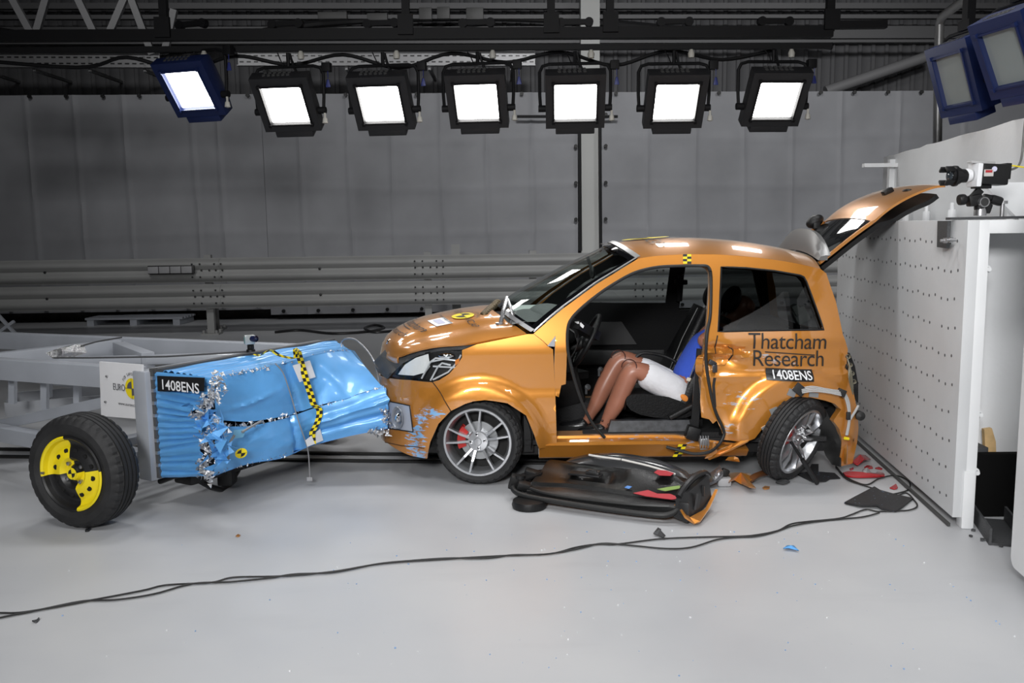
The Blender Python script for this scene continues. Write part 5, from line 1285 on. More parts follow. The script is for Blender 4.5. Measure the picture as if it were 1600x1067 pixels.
cq = sum(P, V((0, 0, 0))) / len(P) + V((0, -.06, .02)); 
for i in range(len(P)):
    for t in (1, .66, .33): vs.append(P[i].lerp(cq, 1 - t) + V((.02 * nz((i, t * 5, 1), 1.7), .03 * nz((i, t * 5, 2), 1.7), .012 * nz((i, t * 5, 3), 1.7))))
F = []
for i in range(len(P)):
    j = (i + 1) % len(P)
    for t in range(2): F.append((i * 3 + t, j * 3 + t, j * 3 + t + 1, i * 3 + t + 1))
    F.append((i * 3 + 2, j * 3 + 2, len(P) * 3))
m._add(vs + [cq], F); part('foil_wrapped_sensor', m, mat('crinkled_foil', (.55, .55, .56), .25, .9, bump=1, bscale=60), solid=.01, sharp=10)
m = MB(); m.tube([at(126, 541, 6.2), at(150, 534, 6.3), at(172, 530, 6.4), at(190, 527, 6.5)], .006, 6, smooth=4); m.tube([gr(84, 559, .84), gr(140, 559, .84), gr(260, 557, .84), gr(392, 549, .86)], .006, 6); part('sensor_cable', m, DGREY)
# sign board on the near side
sg = [tly(155, 565, -.05), tly(158, 650, -.05), tly(222, 655, -.05), tly(222, 570, -.05)]
m = MB(); m.prism([sg[0], sg[1], sg[2], sg[3]], TE1 * .012); SB = part('sign_board', m, mat('sign_white', (.78, .78, .80), .45, var=.03, vscale=5))
o_ = tly(207, 607, -.05); ex = TE2; 
t = MB(); logo(lambda x, y, l: o_ + ex * x + V((0, 0, y)) - TE1 * (.004 + .0015 * l), .062, t); clip_text(t, tw(-.125, 0, 0), TE2); part('sign_print', t, [YELLOW, GREYINK], SB, sharp=80)
m = MB()
for px, py in ((167, 588), (165, 628)): m.lathe([(0, -.008), (.007, -.006), (.008, .004)], 10, Matrix.Translation(tly(px, py, -.054)) @ RT)
part('screws', m, STEEL, SB)
# trolley wheels: steel rims in black and yellow quarters
def trolley_wheel(c, n, roll):
    w = bpy.data.objects.new('wheel', None); COL.objects.link(w); w.parent = trolley; w.empty_display_size = .1; WM[w.name] = world_of(trolley)
    M_ = Matrix.Translation(V(c)) @ aim(n, roll); R, rim = .322, .208
    tyre(M_, R, .215, rim, w)
    def quad(p): 
        a = math.degrees(math.atan2(p.z, p.x)) % 360; return 1 if (a // 90) % 2 == 1 else 0
    r = MB(); r.lathe([(rim - .004, .06), (rim - .002, -.085), (rim + .006, -.098), (rim - .004, -.103), (rim - .014, -.096), (rim - .022, -.070), (rim - .040, -.060), (.152, -.060), (.142, -.066), (.112, -.078), (.090, -.084), (.078, -.076), (.064, -.058), (.048, -.058), (.038, -.084), (0, -.088)], 64, M_, mif=quad)
    part('rim', r, [BLACK, YELLOW], w, sharp=35)
    h = MB()
    for k in range(12):
        a = 2 * PI * k / 12 + .2; h.lathe([(0, -.004), (.014, -.004), (.014, .004)], 12, M_ @ Matrix.Translation((.128 * math.cos(a), -.071, .128 * math.sin(a))) @ Matrix.Rotation(-.0, 4, 'X'))
    part('rim_holes', h, mat('hole_black', (.003, .003, .003), .9), w)
    b = MB()
    for k in range(4): a = PI / 2 * k + .5; b.lathe([(0, -.080), (.011, -.076), (.012, -.05)], 10, M_ @ Matrix.Translation((.062 * math.cos(a), 0, .062 * math.sin(a))))
    part('wheel_nuts', b, STEEL, w)
    k = MB(); k.mi = 0
    target = lambda x, y, l: M_ @ V((x, -.0895 - .001 * l, y))
    target_disc(target, .034, k); part('hub_target', k, [YELLOW, BLACK], w)
    s = MB(); s.box(M_ @ V((-.195, -.10, .02)), (.02, .012, .012), RT); part('balance_weight', s, STEEL, w)
    return w
trolley_wheel(tw(-.135, -.41, .322), (-.31, -.95, 0), math.radians(-8))
trolley_wheel(tw(-.42, 1.75, .316), -TE1, 0)
m = MB(); m.tube([tw(-.3, -.25, .316), tw(-.4, 1.7, .316)], .03, 10); part('axle', m, BLACK)
m = MB(); m.box(tw(-.25, -.16, .33), (.16, .10, .12), RT, .01); part('wheel_hub_carrier', m, BLACK)
# the blue barrier
BAR = bpy.data.objects.new('deformable_barrier', None); COL.objects.link(BAR); BAR.parent = trolley; BAR.empty_display_size = .1; WM[BAR.name] = world_of(trolley)
bp_ = lambda name, mb, m, **k: part(name, mb, m, BAR, **k)
def resample(P, n): return pts_on(spline(P, 6), n)
def strip(top, bot, n, rows_n, disp):
    A = resample(top, n); B = resample(bot, n); rows = []
    for j in range(rows_n):
        v = j / (rows_n - 1); rows.append([A[i].lerp(B[i], v) + disp(i / (n - 1), v) for i in range(n)])
    return rows
FN = (TE2 - TE1 * .25).normalized()
# upper and lower skins of the struck face, split by a long tear
topE = [(332, 592, .30, .03), (372, 583, .32, 0), (404, 577, .35, 0), (428, 571, .37, 0), (440, 569, .38, 0), (470, 561, .38, 0), (511, 551, .36, 0), (546, 547, .30, 0)]
midU = [(336, 655, .34, 0), (352, 657, .36, 0), (392, 658.5, .38, 0), (440, 651, .40, 0), (462, 646, .415, 0), (490, 636, .45, 0), (540, 621, .60, 0), (597, 604, .79, 0)]
def disU(u, v):
    s = math.sin(PI * v); e = .016 * s * (1 - .4 * u)
    e -= .035 * math.exp(-((u - .42 - .10 * v) / .018) ** 2) * (.4 + .6 * v)      # vertical fold
    e += .03 * math.exp(-((u - .68 - .1 * v) / .06) ** 2) * v + .012 * nz((u * 5, v * 3, 1)) * s + .005 * abs(nz((u * 16, v * 5, 2))) * s
    e += .02 * math.exp(-((v - .62 + .9 * (u - .2)) / .05) ** 2) * math.exp(-((u - .2) / .15) ** 2)
    return FN * e
m = MB(); m.grid(strip([tlx(a, b, c) for a, b, c, d in topE], [tlx(a, b, c) for a, b, c, d in midU], 70, 22, disU), flip=True); bp_('upper_skin', m, BLUE, solid=.006, sharp=60)
midL = [(336, 664, .34), (352, 666, .36), (392, 665, .39), (440, 655, .41), (462, 648, .425), (490, 638, .455), (540, 623, .61), (600, 603, .81)]
botL = [(333, 744, .36), (358, 734, .38), (392, 723, .41), (440, 715, .42), (478, 699, .43), (500, 692, .46), (548, 680, .62), (606, 669, .82)]
def disL(u, v):
    s = math.sin(PI * v); e = .026 * s * (1 - .3 * u) 
    e -= .03 * math.exp(-((u - .50 + .04 * (1 - v)) / .016) ** 2)
    e += .035 * math.exp(-((v - .38 + .22 * (u - .6)) / .07) ** 2) * sst(.55, .65, u) - .03 * math.exp(-((v - .66) / .06) ** 2) * sst(.55, .7, u)
    e += .018 * nz((u * 6, v * 3, 5)) * s + .008 * abs(nz((u * 15, v * 7, 6))) * s
    return FN * e
m = MB(); m.grid(strip([tlx(*q) for q in midL], [tlx(*q) for q in botL], 70, 22, disL), flip=True); bp_('lower_skin', m, BLUE, solid=.006, sharp=60)
m = MB(); A = [tlx(*q) for q in botL]; m.grid([resample(A, 40), [p - FN * .05 + V((0, 0, -.012 + .012 * nz((i, 0, 0), .8))) for i, p in enumerate(resample(A, 40))], [p - FN * .25 + V((0, 0, .03)) for p in resample(A, 40)]]); bp_('bottom_skin', m, BLUESEAM, solid=.004)
# right end folded against the bumper
m = MB(); m.grid([[tlx(597, 603, .80), tlx(603, 606, .82), tlx(605, 640, .84), tlx(606, 669, .83)], [tlx(601, 600, .70), tlx(609, 615, .70), tlx(610, 645, .70), tlx(608, 670, .72)]]); bp_('end_fold', m, BLUE, solid=.006)
m = MB(); m.grid([[tlx(546, 547, .30), tlx(568, 574, .50), tlx(584, 600, .68), tlx(597, 604, .79)], [tlx(553, 549, .10), tlx(571, 575, .20), tlx(586, 598, .40), tlx(597, 600, .5)]], flip=True); bp_('end_skin', m, BLUE, solid=.006)
# crumpled near end, pleated sideways
lefE = [(244, 581), (245, 620), (246, 680), (248, 746)]; ragE = [(335, 590), (333, 612), (318, 630), (300, 645), (322, 662), (338, 672), (314, 690), (318, 715), (310, 735), (322, 744)]
L_ = pts_on([tly(a, b, .0) for a, b in lefE], 110); Rg = pts_on([tly(a, b, .01) for a, b in ragE], 110)
rows = []
for j in range(110):
    R = []
    for i in range(14):
        u = i / 13; p = L_[j].lerp(Rg[j], u); w = (.020 * (abs(math.sin(j * .43 + 1.2 * nz((j, 0, 1), .12))) - .5) + .007 * nz((j * .5, u * 2, 2))) * (.35 + .65 * sst(0, .3, u)) + .010 * nz((u * 9, j * .6, 3)) * u
        R.append(p - TE1 * (.008 + w) + V((0, 0, .004 * nz((u * 7, j, 4), .7))))
    rows.append(R)
m = MB(); m.grid(rows, flip=True); bp_('pleated_end', m, BLUE, solid=.004, sharp=180)
# pleated top
bk = pts_on([gr(244, 578.5, .832), gr(519, 531.5, .832)], 60); tf = resample([tlx(a, b, c) for a, b, c, d in topE], 60)
rows = []
for i in range(34):
    v = i / 33; rows.append([bk[k].lerp(tf[k], v) + V((0, 0, (.022 * (abs(math.sin(i * .85 + .5 * nz((k * .05, i * .4, 1)))) - .6) + .012 * nz((k * .12, v * 6, 2))) * math.sin(PI * min(1, v * 1.15)) ** .5 * (1 if i < 33 else 0))) for k in range(60)])
m = MB(); m.grid(rows); bp_('pleated_top', m, BLUE, solid=.004, sharp=180)
# dark core behind the tears
m = MB(); m.hexa([tw(.0, .06, .22), tw(.26, .12, .24), tw(.30, 1.45, .25), tw(.0, 1.48, .25)], [tw(.0, .06, .80), tw(.24, .10, .76), tw(.22, 1.40, .76), tw(.0, 1.48, .80)]); bp_('core', m, mat('dark_core', (.012, .013, .016), .8))
# shredded honeycomb along the torn edges
m = MB(); random.seed(21)
def shred(P, n, size, out=.03, jit=.02):
    for k in range(n):
        p = pts_on(P, 40)[random.randrange(40)] + FN * random.uniform(-.02, out) + V((random.gauss(0, jit), random.gauss(0, jit * .4), random.gauss(0, jit)))
        a = [V((random.gauss(0, size), random.gauss(0, size), random.gauss(0, size))) for _ in range(4)]
        vs = [m.bm.verts.new(p + q) for q in a]; m.bm.faces.new(vs[:3]); m.bm.faces.new((vs[1], vs[3], vs[2]))
rag = [tly(a + 6, b, -.03) for a, b in ragE]
shred(rag, 430, .0115, .03, .02); shred([tlx(336, 662, .38), tlx(392, 664, .42), tlx(440, 653, .43), tlx(462, 646, .43)], 70, .008, .01, .006)
shred([tlx(490, 637, .46), tlx(545, 621, .62), tlx(597, 604, .80)], 60, .006, .01, .004); shred([tlx(332, 592, .33), tlx(430, 571, .38), tlx(470, 562, .38), tlx(511, 551, .36), tlx(546, 547, .3)], 90, .007, .006, .006)
shred([tlx(584, 675, .76), tlx(606, 672, .82)], 50, .012, .0, .012); shred([tlx(602, 640, .85), tlx(607, 665, .84)], 50, .010, .0, .010); shred([tlx(338, 740, .40), tlx(400, 722, .42), tlx(460, 706, .43)], 60, .006, .01, .005)
m.mi = 0; bp_('shredded_honeycomb', m, SHEET, sharp=5, )['kind'] = 'stuff'
m = MB(); random.seed(5); shred([tly(316, 640, -.03), tly(342, 680, -.04), tly(335, 725, -.04)], 40, .030, .03, .025); bp_('torn_blue_flaps', m, BLUE, sharp=5)
# number plate, tape and marks
m = MB(); P = [tly(246, 587, -.035), tly(320, 590, -.035), tly(319, 611, -.035), tly(247, 611, -.035)]
m.prism([P[3], P[2], P[1], P[0]], -TE1 * .003); PL = bp_('number_label', m, BLACK)
o2 = tly(251, 607.5, -.041); t = MB(); text_bm('1408ENS', .082, lambda x, y: o2 + TE2 * x + V((0, 0, y + .0 * x)) - TE1 * .001, t, xs=1.08, bold=.012); part('barrier_number', t, WHITE, BAR)
# checkered tape trails over the top edge and down the face
tp = [gr(398, 553, .86), gr(407, 556, .86), gr(415, 549, .90), gr(424, 547, .90), gr(436, 555, .87), gr(452, 559, .87), gr(462, 559, .88), gr(460, 545, .92), gr(465, 548, .93)]
tp2 = [tlx(462, 547, .45), tlx(466, 550, .47), tlx(468, 558, .46), tlx(473, 575, .46), tlx(480, 600, .48), tlx(486, 618, .49), tlx(490, 632, .50), tlx(498, 638, .50), tlx(499, 648, .50), tlx(494, 664, .50), tlx(488, 675, .49), tlx(489, 694, .48)]
m = MB()
def ribbon(P, w, wv, n):
    Q = pts_on(spline([V(p) for p in P], 6), n + 1)
    for i in range(n):
        for k in range(2):
            m.mi = (i + k) % 2; a, b = w * (k - 1), w * k
            m._add([Q[i] + wv * a, Q[i] + wv * b, Q[i + 1] + wv * b, Q[i + 1] + wv * a], [(0, 1, 2, 3)])
ribbon(tp, .017, (TE2 + V((0, 0, .3))).normalized(), 18); bp_('checker_tape', m, [YELLOW, BLACK], solid=.002); m = MB(); ribbon(tp2, .021, (TE1 * .85 + TE2 * .35).normalized(), 30)
bp_('checker_tape', m, [YELLOW, BLACK], solid=.002)
def facecard(pts, a, name): m = MB(); m.prism([tlx(x, y, a) for x, y in pts], FN * .002); bp_(name, m, WHITE)
facecard([(457, 571), (484, 563), (493, 589), (468, 597)], .455, 'paper_card'); facecard([(477, 688), (500, 670), (505, 688), (480, 698)], .485, 'paper_card')
m = MB(); oc = tlx(376.5, 708, .47); fx = (TE1 * .6 + TE2 * .4).normalized(); target_disc(lambda x, y, l: oc + fx * (x * 1.15 + y * .1) + V((0, 0, y)) + FN * (.002 + .001 * l), .030, m); bp_('target_sticker', m, [YELLOW, BLACK])
m = MB(); m.tube([tlx(408, 658, .46), tlx(395, 665, .47), tlx(378, 675, .48)], .008, 6); m.tube([tlx(366, 680, .48), tlx(360, 690, .48), tlx(357, 703, .48), tlx(357, 718, .47)], .008, 6); bp_('grey_strip', m, mat('strip_grey', (.22, .23, .24), .5))
m = MB(); m.grid([[tlx(365, 672, .472), tlx(384, 670, .472)], [tlx(363, 686, .475), tlx(380, 683, .475)]]); bp_('clear_tape', m, mat('pale_blue_tape', (.20, .48, .72), .25), solid=.001)
m = MB(); Pw = [tlx(430, 568, .42), tlx(442, 582, .44), tlx(452, 610, .46), tlx(461, 640, .47), tlx(468, 663, .48), tlx(478, 692, .48), tlx(482, 710, .46), tlx(484, 745, .46)]; m.tube(Pw, .004, 6, smooth=5); m.box(tlx(484, 748, .46), (.035, .012, .025)); bp_('hanging_wire', m, mat('wire_silver', (.35, .35, .36), .4, .5))
m = MB(); m.tube([at(534, 543, 6.3), at(534, 534, 6.3), at(541, 529, 6.25), at(556, 531, 6.2), at(574, 548, 6.1), at(585, 566, 6.0), at(590, 585, 5.95), at(593, 602, 5.9)], .006, 6, smooth=6); bp_('sensor_lead', m, mat('wire_silver'))
m = MB(); m.box(tw(.05, .55, .17), (.16, .9, .09), RT, .02); m.tube([tly(250, 752, .05), tly(290, 742, .1), tly(345, 765, .4), tly(372, 735, .7)], .018, 8, smooth=3); part('tow_gear', m, BLACKP)
m = MB(); m.bar(tw(.08, .42, .20), tw(.08, .42, .05), .12, .10, (1, 0, 0), .02); part('tow_shoe', m, BLACKP)
# action camera on the flange
root = thing('action_camera', 'small silver action camera standing on the top edge of the blue barrier', 'camera', gr(392, 552, .86))
ac = gr(392, 549, .86); acx = ac
m = MB(); m.lathe([(0, 0), (.03, 0), (.028, .012), (.014, .02), (.014, .04), (.022, .045), (0, .05)], 14, Matrix.Translation(ac), axis='Z'); m.box(ac + V((0, 0, .03)), (.045, .02, .03), RT, .004); obj('mount', m, BLACKP, root)
m = MB(); m.box(ac + V((-.006, 0, .078)), (.066, .045, .062), rotm(rz=.5), .008); obj('housing', m, mat('camera_silver', (.42, .44, .43), .3, .3), root)
m = MB(); m.box(ac + V((-.02, -.022, .078)), (.03, .01, .045), rotm(rz=.5), .003); obj('side_window', m, mat('teal_glass', (.10, .18, .17), .1), root)
m = MB(); m.lathe([(.017, -.02), (.021, -.02), (.021, .02), (0, .02)], 16, Matrix.Translation(ac + V((.028, -.012, .085))) @ rotm(rz=1.1)); m.sphere(ac + V((.037, -.02, .085)), (.013, .013, .013)); obj('lens', m, mat('lens_blue_black', (.012, .016, .05), .08), root)
# tow rails in the floor
for ya, yb, lb in ((703.5, 711, 'thin black tow rail across the floor under the car, the farther of two'), (715, 722, 'thin black tow rail across the floor under the car, the nearer of two')):
    a = gr(20, ya); b = gr(600, yb); d = (b - a).normalized(); a2 = a - d * 6; b2 = b + d * 1.9
    m = MB(); m.bar(a2 + V((0, 0, .008)), b2 + V((0, 0, .008)), .045, .016); tag(obj('tow_rail', m, mat('rail_black', (.006, .006, .006), .7)), lb, 'rail', 'black tow rails in the floor')
# ------------------------------------------------------------------ crash test dummy
dummy = thing('crash_test_dummy', 'brown crash test dummy in blue shirt and white shorts, slumped in the driver seat', 'dummy', (1.0, 5.98, .50))
def skin(name, chain, edges, m, par, root_i=0, sub=2, kind_loc=True):
    me = bpy.data.meshes.new(name); base = world_of(dummy); inv = base.inverted()
    me.from_pydata([inv @ V(c[0]) for c in chain], edges, []); me.materials.append(m)
    o = bpy.data.objects.new(name, me); COL.objects.link(o)
    o.parent = par
    md = o.modifiers.new('skin', 'SKIN'); md.use_smooth_shade = True
    if not me.skin_vertices: bpy.context.view_layer.objects.active = o; 
    sv = me.skin_vertices[0].data if me.skin_vertices else None
    if sv is None:
        me.attributes.new('skin_v', 'FLOAT', 'POINT')
    for i, c in enumerate(chain): sv[i].radius = (c[1], c[2] if len(c) > 2 else c[1]); sv[i].use_root = (i == root_i)
    s = o.modifiers.new('sub', 'SUBSURF'); s.levels = sub; s.render_levels = sub
    WM[o.name] = base; return o
def lm(px, py, Y): return at(px, py, Y)
# joints: near leg at Y 5.86, far leg at Y 6.10
J = {}
chain = [(lm(1078, 612, 5.98), .145, .12),        # 0 pelvis
 (lm(1090, 580, 5.98), .135, .115), (lm(1106, 545, 5.98), .15, .115), (lm(1128, 514, 5.98), .13, .10), (lm(1142, 499, 5.98), .055, .055), (lm(1150, 492, 5.98), .052, .05),  # 1-5 spine, neck
 (lm(1158, 484, 5.98), .080, .078), (lm(1166, 474, 5.98), .085, .082), (lm(1173, 466, 5.98), .055, .05),  # 6-8 head
 (lm(1060, 612, 5.87), .092), (lm(1024, 592, 5.84), .086), (lm(992, 576, 5.82), .074), (lm(984, 583, 5.82), .074), (lm(975, 602, 5.825), .068), (lm(966, 624, 5.83), .068), (lm(955, 645, 5.84), .055), (lm(946, 660, 5.845), .036), (lm(943, 666, 5.845), .034), (lm(936, 671, 5.845), .028), (lm(928, 674, 5.845), .020),   # 9-19 near leg
 (lm(1056, 604, 6.09), .092), (lm(1010, 582, 6.12), .086), (lm(974, 560, 6.14), .074), (lm(965, 566, 6.14), .074), (lm(954, 585, 6.13), .068), (lm(943, 606, 6.12), .068), (lm(931, 632, 6.11), .053), (lm(921, 650, 6.10), .036), (lm(918, 657, 6.10), .034), (lm(910, 662, 6.10), .028), (lm(902, 666, 6.10), .020),  # 20-30 far leg
 (lm(1122, 520, 5.80), .062), (lm(1108, 528, 5.74), .052), (lm(1092, 537, 5.70), .050),   # 31-33 near stub arm
 (lm(1112, 532, 6.16), .062), (lm(1090, 548, 6.22), .050), (lm(1062, 565, 6.20), .043)]  # 34-36 far stub arm
E_ = [(0, 1), (1, 2), (2, 3), (3, 4), (4, 5), (5, 6), (6, 7), (7, 8), (0, 9)] + [(i, i + 1) for i in range(9, 19)] + [(0, 20)] + [(i, i + 1) for i in range(20, 30)] + [(3, 31), (31, 32), (32, 33), (3, 34), (34, 35), (35, 36)]
body = skin('body', chain, E_, SKIN, dummy)
HD = chain[7][0]
# face on the head: brow, nose, jaw towards the windscreen
m = MB(); fdir = V((-.80, -.1, .45)).normalized()
m.sphere(HD + fdir * .085 + V((-.01, 0, -.015)), (.016, .016, .022)); m.sphere(HD + fdir * .06 + V((-.05, 0, -.06)), (.045, .05, .035)); 
for sy in (-1, 1): m.sphere(HD + V((.0, sy * .082, -.01)), (.02, .01, .03))
obj('face_details', m, SKIN, dummy)
m = MB()
for sy in (-1, 1): m.sphere(HD + fdir * .073 + V((0, sy * .032, .012)), (.012, .014, .012))
obj('eyes', m, mat('eye_dark', (.03, .02, .02), .3), dummy)
shirt = [(lm(1073, 611, 5.97), .180, .165), (lm(1089, 582, 5.97), .178, .160), (lm(1105, 547, 5.97), .185, .155), (lm(1124, 519, 5.98), .145, .125), (lm(1120, 522, 5.80), .068), (lm(1108, 529, 5.75), .060), (lm(1111, 533, 6.16), .068), (lm(1098, 543, 6.20), .058)]
skin('shirt', shirt, [(0, 1), (1, 2), (2, 3), (3, 4), (4, 5), (3, 6), (6, 7)], BLUECLOTH, dummy)
sh = [(lm(1078, 628, 5.98), .165, .13), (lm(1064, 616, 5.86), .108), (lm(1040, 601, 5.845), .104), (lm(1018, 590, 5.835), .100), (lm(1000, 581, 5.83), .092), (lm(1056, 604, 6.09), .106), (lm(1022, 588, 6.11), .100), (lm(986, 566, 6.13), .088), (lm(1078, 632, 5.87), .080)]
skin('shorts', sh, [(0, 1), (1, 2), (2, 3), (3, 4), (0, 5), (5, 6), (6, 7), (0, 8)], WHITECLOTH, dummy)
for (a, yy) in (((946, 672), 5.845), ((918, 664), 6.10)):
    px, py = a; c = [(lm(px + 2, py - 3, yy), .058, .052), (lm(px - 10, py + 1, yy), .060, .052), (lm(px - 26, py + 3, yy), .056, .044), (lm(px - 46, py + 4, yy), .044, .034)]
    skin('shoe', c, [(0, 1), (1, 2), (2, 3)], mat('shoe_black', (.010, .010, .011), .25, bump=.1), dummy)
m = MB()
for px, py, yy in ((983, 573, 5.765), (966, 558, 6.075)):
    q = lm(px, py, yy); m.tube(ring(q + V((.0, .0, .0)), .048, 0, rotm(rx=PI / 2), 20, -.3, 3.4), .004, 5)
for px, py in ((941, 657), (951, 663), (946, 670)): m.sphere(lm(px, py, 5.80), (.008, .006, .008))
obj('joint_marks', m, mat('joint_dark', (.06, .02, .015), .5), dummy)
m = MB(); q = lm(1067, 622, 5.78); rows = []
for i in range(6): rows.append([q + V((-.05 + .018 * k + .004 * i, -.006 + .012 * abs(k - 2.5) * .3, .065 - .03 * i + .006 * nz((i, k, 2)))) for k in range(5)])
m.grid(rows, flip=True); m.bm.free()
m = MB(); m.sphere(lm(1070, 622, 5.765), (.034, .010, .020), rotm(ry=.7)); obj('orange_foam', m, mat('foam_orange', (.75, .25, .04), .8), dummy)
m = MB(); m.sphere(lm(1052, 636, 5.79), (.034, .010, .012), rotm(ry=.45)); obj('orange_foam', m, mat('foam_orange'), dummy)
m = MB(); m.box(lm(1077, 593, 5.80), (.035, .012, .025), rotm(ry=.3), .004); obj('pale_tag', m, mat('tag_cream', (.70, .62, .50), .6), dummy)
# ------------------------------------------------------------------ torn off door on the floor
D0 = V((-.005, 5.22, 0)); DE = V((.908, -.419, 0)).normalized(); DNv = V((-DE.y, DE.x, 0)); DRZ = math.atan2(DE.y, DE.x); RD = Matrix.Rotation(DRZ, 4, 'Z')
def dw(u, v, z): return D0 + DE * u + DNv * v + V((0, 0, z))
door = thing('car_door', 'torn off car door lying inside up on the floor before the car sill', 'car door', dw(.55, .28, 0), DRZ)
m = MB(); rows = []
for i in range(21):
    u = i / 20; rows.append([dw(.05 + u * 1.00 + .02 * v, .035 + v * .46, .012 + .05 * (2 * v - 1) ** 2 + .02 * abs(2 * u - 1) ** 3 + (.06 * sst(.9, 1, u) * sst(.3, 0, v))) for v in [k / 10 for k in range(11)]])
m.grid(rows); obj('outer_skin', m, PAINT, door, solid=.01)
m = MB(); P = [dw(1.03, -.02, .10), dw(1.06, -.03, .06), dw(1.10, .0, .02), dw(1.125, .02, .03), dw(1.14, .20, .06), dw(1.15, .36, .12), dw(1.135, .35, .12), dw(1.115, .18, .05), dw(1.07, .01, .05)]
m._add(P, [(0, 1, 8), (1, 2, 8), (2, 3, 8), (3, 4, 7, 8), (4, 5, 6, 7)]); obj('skin_edge', m, PAINT, door, solid=.012)
m = MB(); rows = []
prof = [(.015, .04), (.02, .085), (.05, .10), (.09, .105), (.10, .125), (.16, .135), (.22, .13), (.27, .15), (.33, .175), (.40, .18), (.44, .165), (.50, .12), (.52, .06)]
for i in range(41):
    u = i / 40; R = []
    for v, z in prof:
        uu_ = .08 + u * (.96 - .06 * v); zz = z
        if .20 < v < .35: zz += .035 * sst(.50, .62, u) * (1 - sst(.86, .97, u)) - .045 * sst(.22, .27, u) * (1 - sst(.46, .5, u)) * (1 if .22 <= v <= .30 else .2)
        zz += .012 * nz((u * 4, v * 5, 2)) - .02 * sst(.85, 1, u) * (1 if v > .3 else 0)
        R.append(dw(uu_, v + (.05 * u if v > .3 else .0) * -1, zz))
    rows.append(R)
m.grid(rows, flip=True); PN = obj('inner_panel', m, mat('door_card_black', (.006, .006, .0063), .32, bump=.12, bscale=150), door, sharp=40, solid=.008)
m = MB(); rows = []
for i in range(25):
    u = i / 24; h = math.sin(PI * u) ** .6
    rows.append([dw(.12 + u * .88, .36 + .02 * (1 - h), .15), dw(.14 + u * .84, .40, .15 + .075 * h), dw(.15 + u * .82, .46, .15 + .10 * h), dw(.17 + u * .78, .53, .13 + .075 * h), dw(.18 + u * .76, .57, .06)])
m.grid(rows, flip=True); obj('upper_panel', m, mat('smoky_plastic', (.035, .036, .038), .22, 0, .5), door, sharp=60, solid=.006)
m = MB(); m.tube([dw(.34, .40, .236), dw(.40, .39, .234), dw(.55, .385, .232)], .007, 8, smooth=3); m.tube([dw(.56, .38, .232), dw(.74, .36, .215), dw(.90, .35, .185)], .0065, 8, smooth=3); obj('pale_strip', m, mat('strip_white', (.62, .60, .57), .5), door)
m = MB(); m.box(dw(.37, .25, .155), (.20, .075, .014), RD, .006); obj('handle_pocket', m, BLACK, door)
m = MB(); m.box(dw(.42, .25, .172), (.085, .05, .02), RD, .008); m.box(dw(.425, .235, .178), (.05, .022, .03), RD, .006); obj('latch_lever', m, mat('dark_chrome', (.10, .10, .10), .22, .8), door)
m = MB(); m.tube([dw(-.03, .10, .09), dw(-.01, .03, .075), dw(.08, -.01, .06), dw(.30, -.03, .055), dw(.60, -.035, .05), dw(.88, -.03, .05), dw(.97, -.0, .06), dw(1.03, .06, .10)], .017, 10, smooth=5); m.tube([dw(.05, .06, .095), dw(.2, .01, .085), dw(.45, .0, .08), dw(.75, -.0, .085), dw(.95, .03, .09)], .012, 8, smooth=5); obj('rubber_seal', m, mat('seal_rubber'), door)
m = MB(); m.hexa([dw(.98, .0, .04), dw(1.06, -.01, .02), dw(1.13, .30, .06), dw(1.02, .36, .07)], [dw(.985, .05, .16), dw(1.05, .04, .18), dw(1.11, .28, .22), dw(1.0, .36, .20)])
m.tube([dw(1.0, .03, .15), dw(1.02, .10, .195), dw(1.05, .2, .225), dw(1.08, .30, .225), dw(1.09, .36, .19)], .02, 8, smooth=4); LP = obj('latch_end', m, mat('latch_black', (.016, .016, .017), .38), door)
m = MB(); m.prism([dw(1.075, .08, .07), dw(1.085, .11, .07), dw(1.095, .13, .15), dw(1.085, .10, .16)], DE * .012); obj('latch', m, BLACK, door)
m = MB(); m.box(dw(1.10, .20, .15), (.012, .02, .06), RD); obj('latch_slot', m, BLACK, door)
m = MB(); m.box(dw(1.04, .0, .10), (.06, .03, .07), RD, .01); obj('end_block', m, BLACK, door)
m = MB(); m.lathe([(.0, 0), (.10, 0), (.105, .02), (.098, .045), (.07, .05), (0, .05)], 28, Matrix.Translation(dw(.12, -.03, .0)), axis='Z'); obj('speaker', m, BLACKP, door)
m = MB()
for (u, v, z, s1, s2) in ((-.02, .10, .10, .09, .09), (.03, .22, .12, .10, .07), (.05, .05, .10, .08, .05), (.0, .17, .08, .07, .1)): m.box(dw(u, v, z), (s1, .06, s2), RD @ rotm(.2, .3, .4), .012)
m.lathe([(0, -.012), (.03, -.01), (.03, .01), (0, .012)], 16, Matrix.Translation(dw(.015, .08, .145)), axis='Z'); m.prism([dw(-.06, .06, .08), dw(-.03, .2, .12), dw(.08, .32, .13), dw(.1, .2, .13), dw(.02, .08, .11)], V((0, 0, .012))); obj('hinge_bracket', m, BLACKP, door)
def mark(poly, m_): 
    b = MB(); P = [dw(*p) for p in poly]; b._add(P, [tuple(range(len(P)))]); obj('paint_mark', b, m_, door, solid=.003, soff=1)
MR = mat('chalk_red', (.42, .035, .045), .6); MGn = mat('chalk_green', (.24, .36, .10), .6)
mark([(.80, .24, .212), (.84, .22, .205), (.90, .235, .205), (.91, .275, .21), (.86, .29, .217), (.81, .28, .218)], MR)
